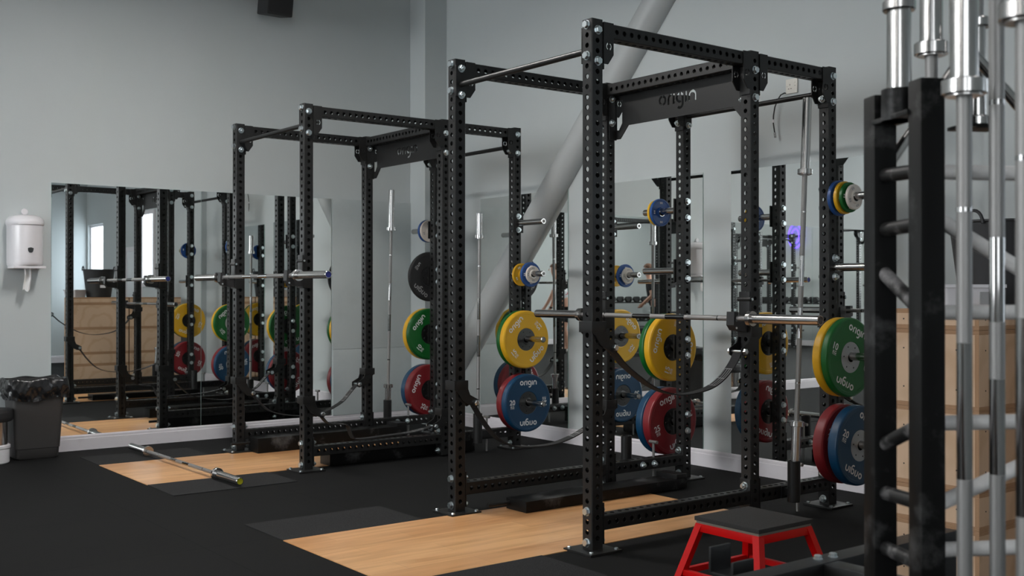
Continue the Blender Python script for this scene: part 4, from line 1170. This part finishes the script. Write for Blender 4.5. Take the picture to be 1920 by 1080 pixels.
# two people training at the other end of the room
def skin_mesh(name, chain, m, parent=None, sub=2):
    """chain: list of polylines [(x, y, z, r)...]; coincident points are merged; the first point is the root"""
    bm = bmesh.new(); lay = bm.verts.layers.skin.verify(); seen = {}
    def vert(p):
        k = tuple(round(c, 4) for c in p[:3])
        if k not in seen:
            w = bm.verts.new(p[:3]); w[lay].radius = (p[3], p[4] if len(p) > 4 else p[3]); w[lay].use_root = not seen; seen[k] = w
        return seen[k]
    for line in chain:
        for a, b in zip(line, line[1:]):
            va, vb = vert(a), vert(b)
            if not bm.edges.get((va, vb)): bm.edges.new((va, vb))
    me = bpy.data.meshes.new(name); bm.to_mesh(me); bm.free()
    me.materials.append(M[m])
    o = link(name, me, parent)
    s = o.modifiers.new('Skin', 'SKIN'); s.use_smooth_shade = True
    o.modifiers.new('Subdivision', 'SUBSURF').levels = sub
    o.modifiers['Subdivision'].render_levels = sub
    return o
def person(label, loc, rz, lean, armL, armR, shirt, shorts, sash=None):
    """facing +X; lean = forward shift of the chest; arm = list of shoulder-to-hand joints"""
    t = thing('person', label, 'person', loc, (0, 0, rz))
    hip = (0, 0, .93, .125, .155); waist = (lean*.35, 0, 1.10, .115, .145); chest = (lean*.8, 0, 1.33, .125, .170); neckb = (lean, 0, 1.46, .075)
    neck = (lean*1.08, 0, 1.53, .055); head0 = (lean*1.15+.01, 0, 1.60, .070, .066); head1 = (lean*1.2+.015, 0, 1.68, .092, .076); head2 = (lean*1.2+.005, 0, 1.755, .070, .062)
    body = [[hip, waist, chest, neckb, neck, head0, head1, head2]]
    for s, arm in ((1, armL), (-1, armR)):
        sh = (lean*.92, s*.175, 1.41, .058)
        el, wr, ha = arm
        body.append([chest, sh, (*el, .044), (*wr, .030), (*ha, .036, .022)])
        hx = Vector(ha); dr = (Vector(ha)-Vector(wr)).normalized()
        for k in range(4):
            off = Vector((.028-.019*k, 0, 0)); b0 = hx+off*.6
            body.append([(*ha, .036, .022), (*(b0+dr*.05+off*.5), .0095), (*(b0+dr*(.085-.006*abs(k-1.3))+off*.5+Vector((0, -s*.012, 0))), .008)])
        body.append([(*wr, .030), (*(Vector(wr)+dr*.045+Vector((.035, 0, 0))), .011), (*(Vector(wr)+dr*.085+Vector((.048, 0, 0))), .009)])
        kn = (.05, s*.11, .49, .062); an = (-.01, s*.12, .09, .040)
        body.append([hip, (0, s*.095, .85, .098), kn, (.0, s*.115, .34, .058), an, (.10, s*.125, .035, .036), (.17, s*.13, .030, .028)])
    skin_mesh('body', body, 'skin', t)
    tor = [[(0, 0, .90, .138, .172), (lean*.35, 0, 1.10, .130, .162), (lean*.8, 0, 1.33, .138, .182), (lean*.97, 0, 1.45, .085, .10)]]
    for s, arm in ((1, armL), (-1, armR)):
        sh = Vector((lean*.92, s*.175, 1.41)); el = Vector(arm[0]); mid = sh.lerp(el, .72)
        tor.append([(lean*.8, 0, 1.33, .138, .182), (*sh, .074), (*mid, .064)])
    skin_mesh('t_shirt', tor, shirt, t)
    leg = [[(0, 0, .93, .140, .172)]]
    for s in (1, -1): leg.append([(0, 0, .93, .140, .172), (0, s*.095, .82, .112), (.035, s*.108, .58, .088)])
    skin_mesh('shorts', leg, shorts, t)
    for s in (1, -1): skin_mesh('shoe', [[(-.05, s*.12, .045, .044), (.06, s*.122, .045, .046), (.17, s*.128, .038, .038)]], 'shoe', t)
    hd = Vector((lean*1.2+.008, 0, 1.695))
    q = MB(); n = 20; v = []; f = []
    for i in range(9):
        ph = PI*i/8*.62
        for k in range(n):
            th = 2*PI*k/n; back = 1.0 if math.cos(th) < .25 else .72
            p2 = ph*back; v.append((hd.x-.012+.102*math.sin(p2)*math.cos(th), .086*math.sin(p2)*math.sin(th), hd.z+.098*math.cos(p2)+.01))
    for i in range(8):
        for k in range(n): f.append((i*n+k, (i+1)*n+k, (i+1)*n+(k+1) % n, i*n+(k+1) % n))
    q.add(v, f, 'hair'); q.build('hair', t, angle=80)
    q = MB()
    for s in (-1, 1):
        q.lathe([(.003, -.006), (.018, 0), (.020, .006), (.008, .010)], 12, 'skin', Matrix.Translation((hd.x-.005, s*.082, hd.z-.03)) @ Matrix.Rotation(s*PI/2, 4, 'Z'))
    q.build('ear', t)
    q = MB(); q.add([(hd.x+.088, -.014, hd.z-.045), (hd.x+.088, .014, hd.z-.045), (hd.x+.116, 0, hd.z-.042), (hd.x+.090, 0, hd.z+.005)], [(0,2,3), (1,3,2), (0,1,2), (0,3,1)], 'skin'); q.build('nose', t)
    q = MB()
    for s in (-1, 1): q.box((hd.x+.086, s*.034-.009, hd.z-.006), (hd.x+.091, s*.034+.009, hd.z+.003), 'dark')
    q.build('eye', t)
    q = MB(); q.box((hd.x+.080, -.022, hd.z-.075), (hd.x+.086, .022, hd.z-.068), 'sash_red'); q.build('mouth', t)
    if sash:
        skin_mesh('vest', [[(lean*.30-.02, .02, 1.06, .142, .160), (lean*.62-.02, .02, 1.24, .146, .178)]], sash, t)
    q = MB(); w = Vector(armR[1]); q.lathe([(.036, -.014), (.038, 0), (.036, .014)], 18, 'rubber_black', Matrix.Translation(w) @ (w-Vector(armR[0])).to_track_quat('X', 'Z').to_matrix().to_4x4(), False); q.build('wristband', t)
person('person in white T-shirt and red vest with one arm down, reflected by the pipe', (-.58, -2.87, 0), 0.92, .20,
       ((.30, .22, 1.15), (.42, .20, .93), (.46, .20, .86)), ((.22, -.25, 1.14), (.30, -.24, .90), (.33, -.235, .82)), 'shirt_white', 'shirt_black', 'sash_red')
person('person in black with both hands held in front, reflected in the narrow mirror', (-1.7, -4.35, 0), 0.75, .16,
       ((.10, .25, 1.15), (.27, .16, 1.00), (.32, .13, .95)), ((.10, -.25, 1.15), (.27, -.16, 1.00), (.32, -.13, .95)), 'shirt_black', 'shirt_black')
# flat bench beside them
t = thing('flat_bench', 'first black flat bench, beside the person in black, seen in the mirrors', 'bench', (-.9, -4.4, 0), (0, 0, .6))
q = MB(); q.box((-.6, -.14, .40), (.6, .14, .47), 'rubber_black', None, .02); q.build('pad', t)
q = MB(); q.box((-.5, -.03, .34), (.5, .03, .40), 'black'); q.build('spine', t)
for x in (-.45, .45):
    q = MB(); q.box((x-.03, -.03, .05), (x+.03, .03, .34), 'black'); q.box((x-.03, -.25, 0), (x+.03, .25, .05), 'black', None, .004); q.build('leg', t)

index_kids()
b2 = copy_tree(bpy.data.objects['flat_bench']); b2.location = (.35, -5.2, 0); b2.rotation_euler = (0, 0, 1.2)
b2['label'] = 'second black flat bench, nearer the right-hand wall, seen in the mirrors'
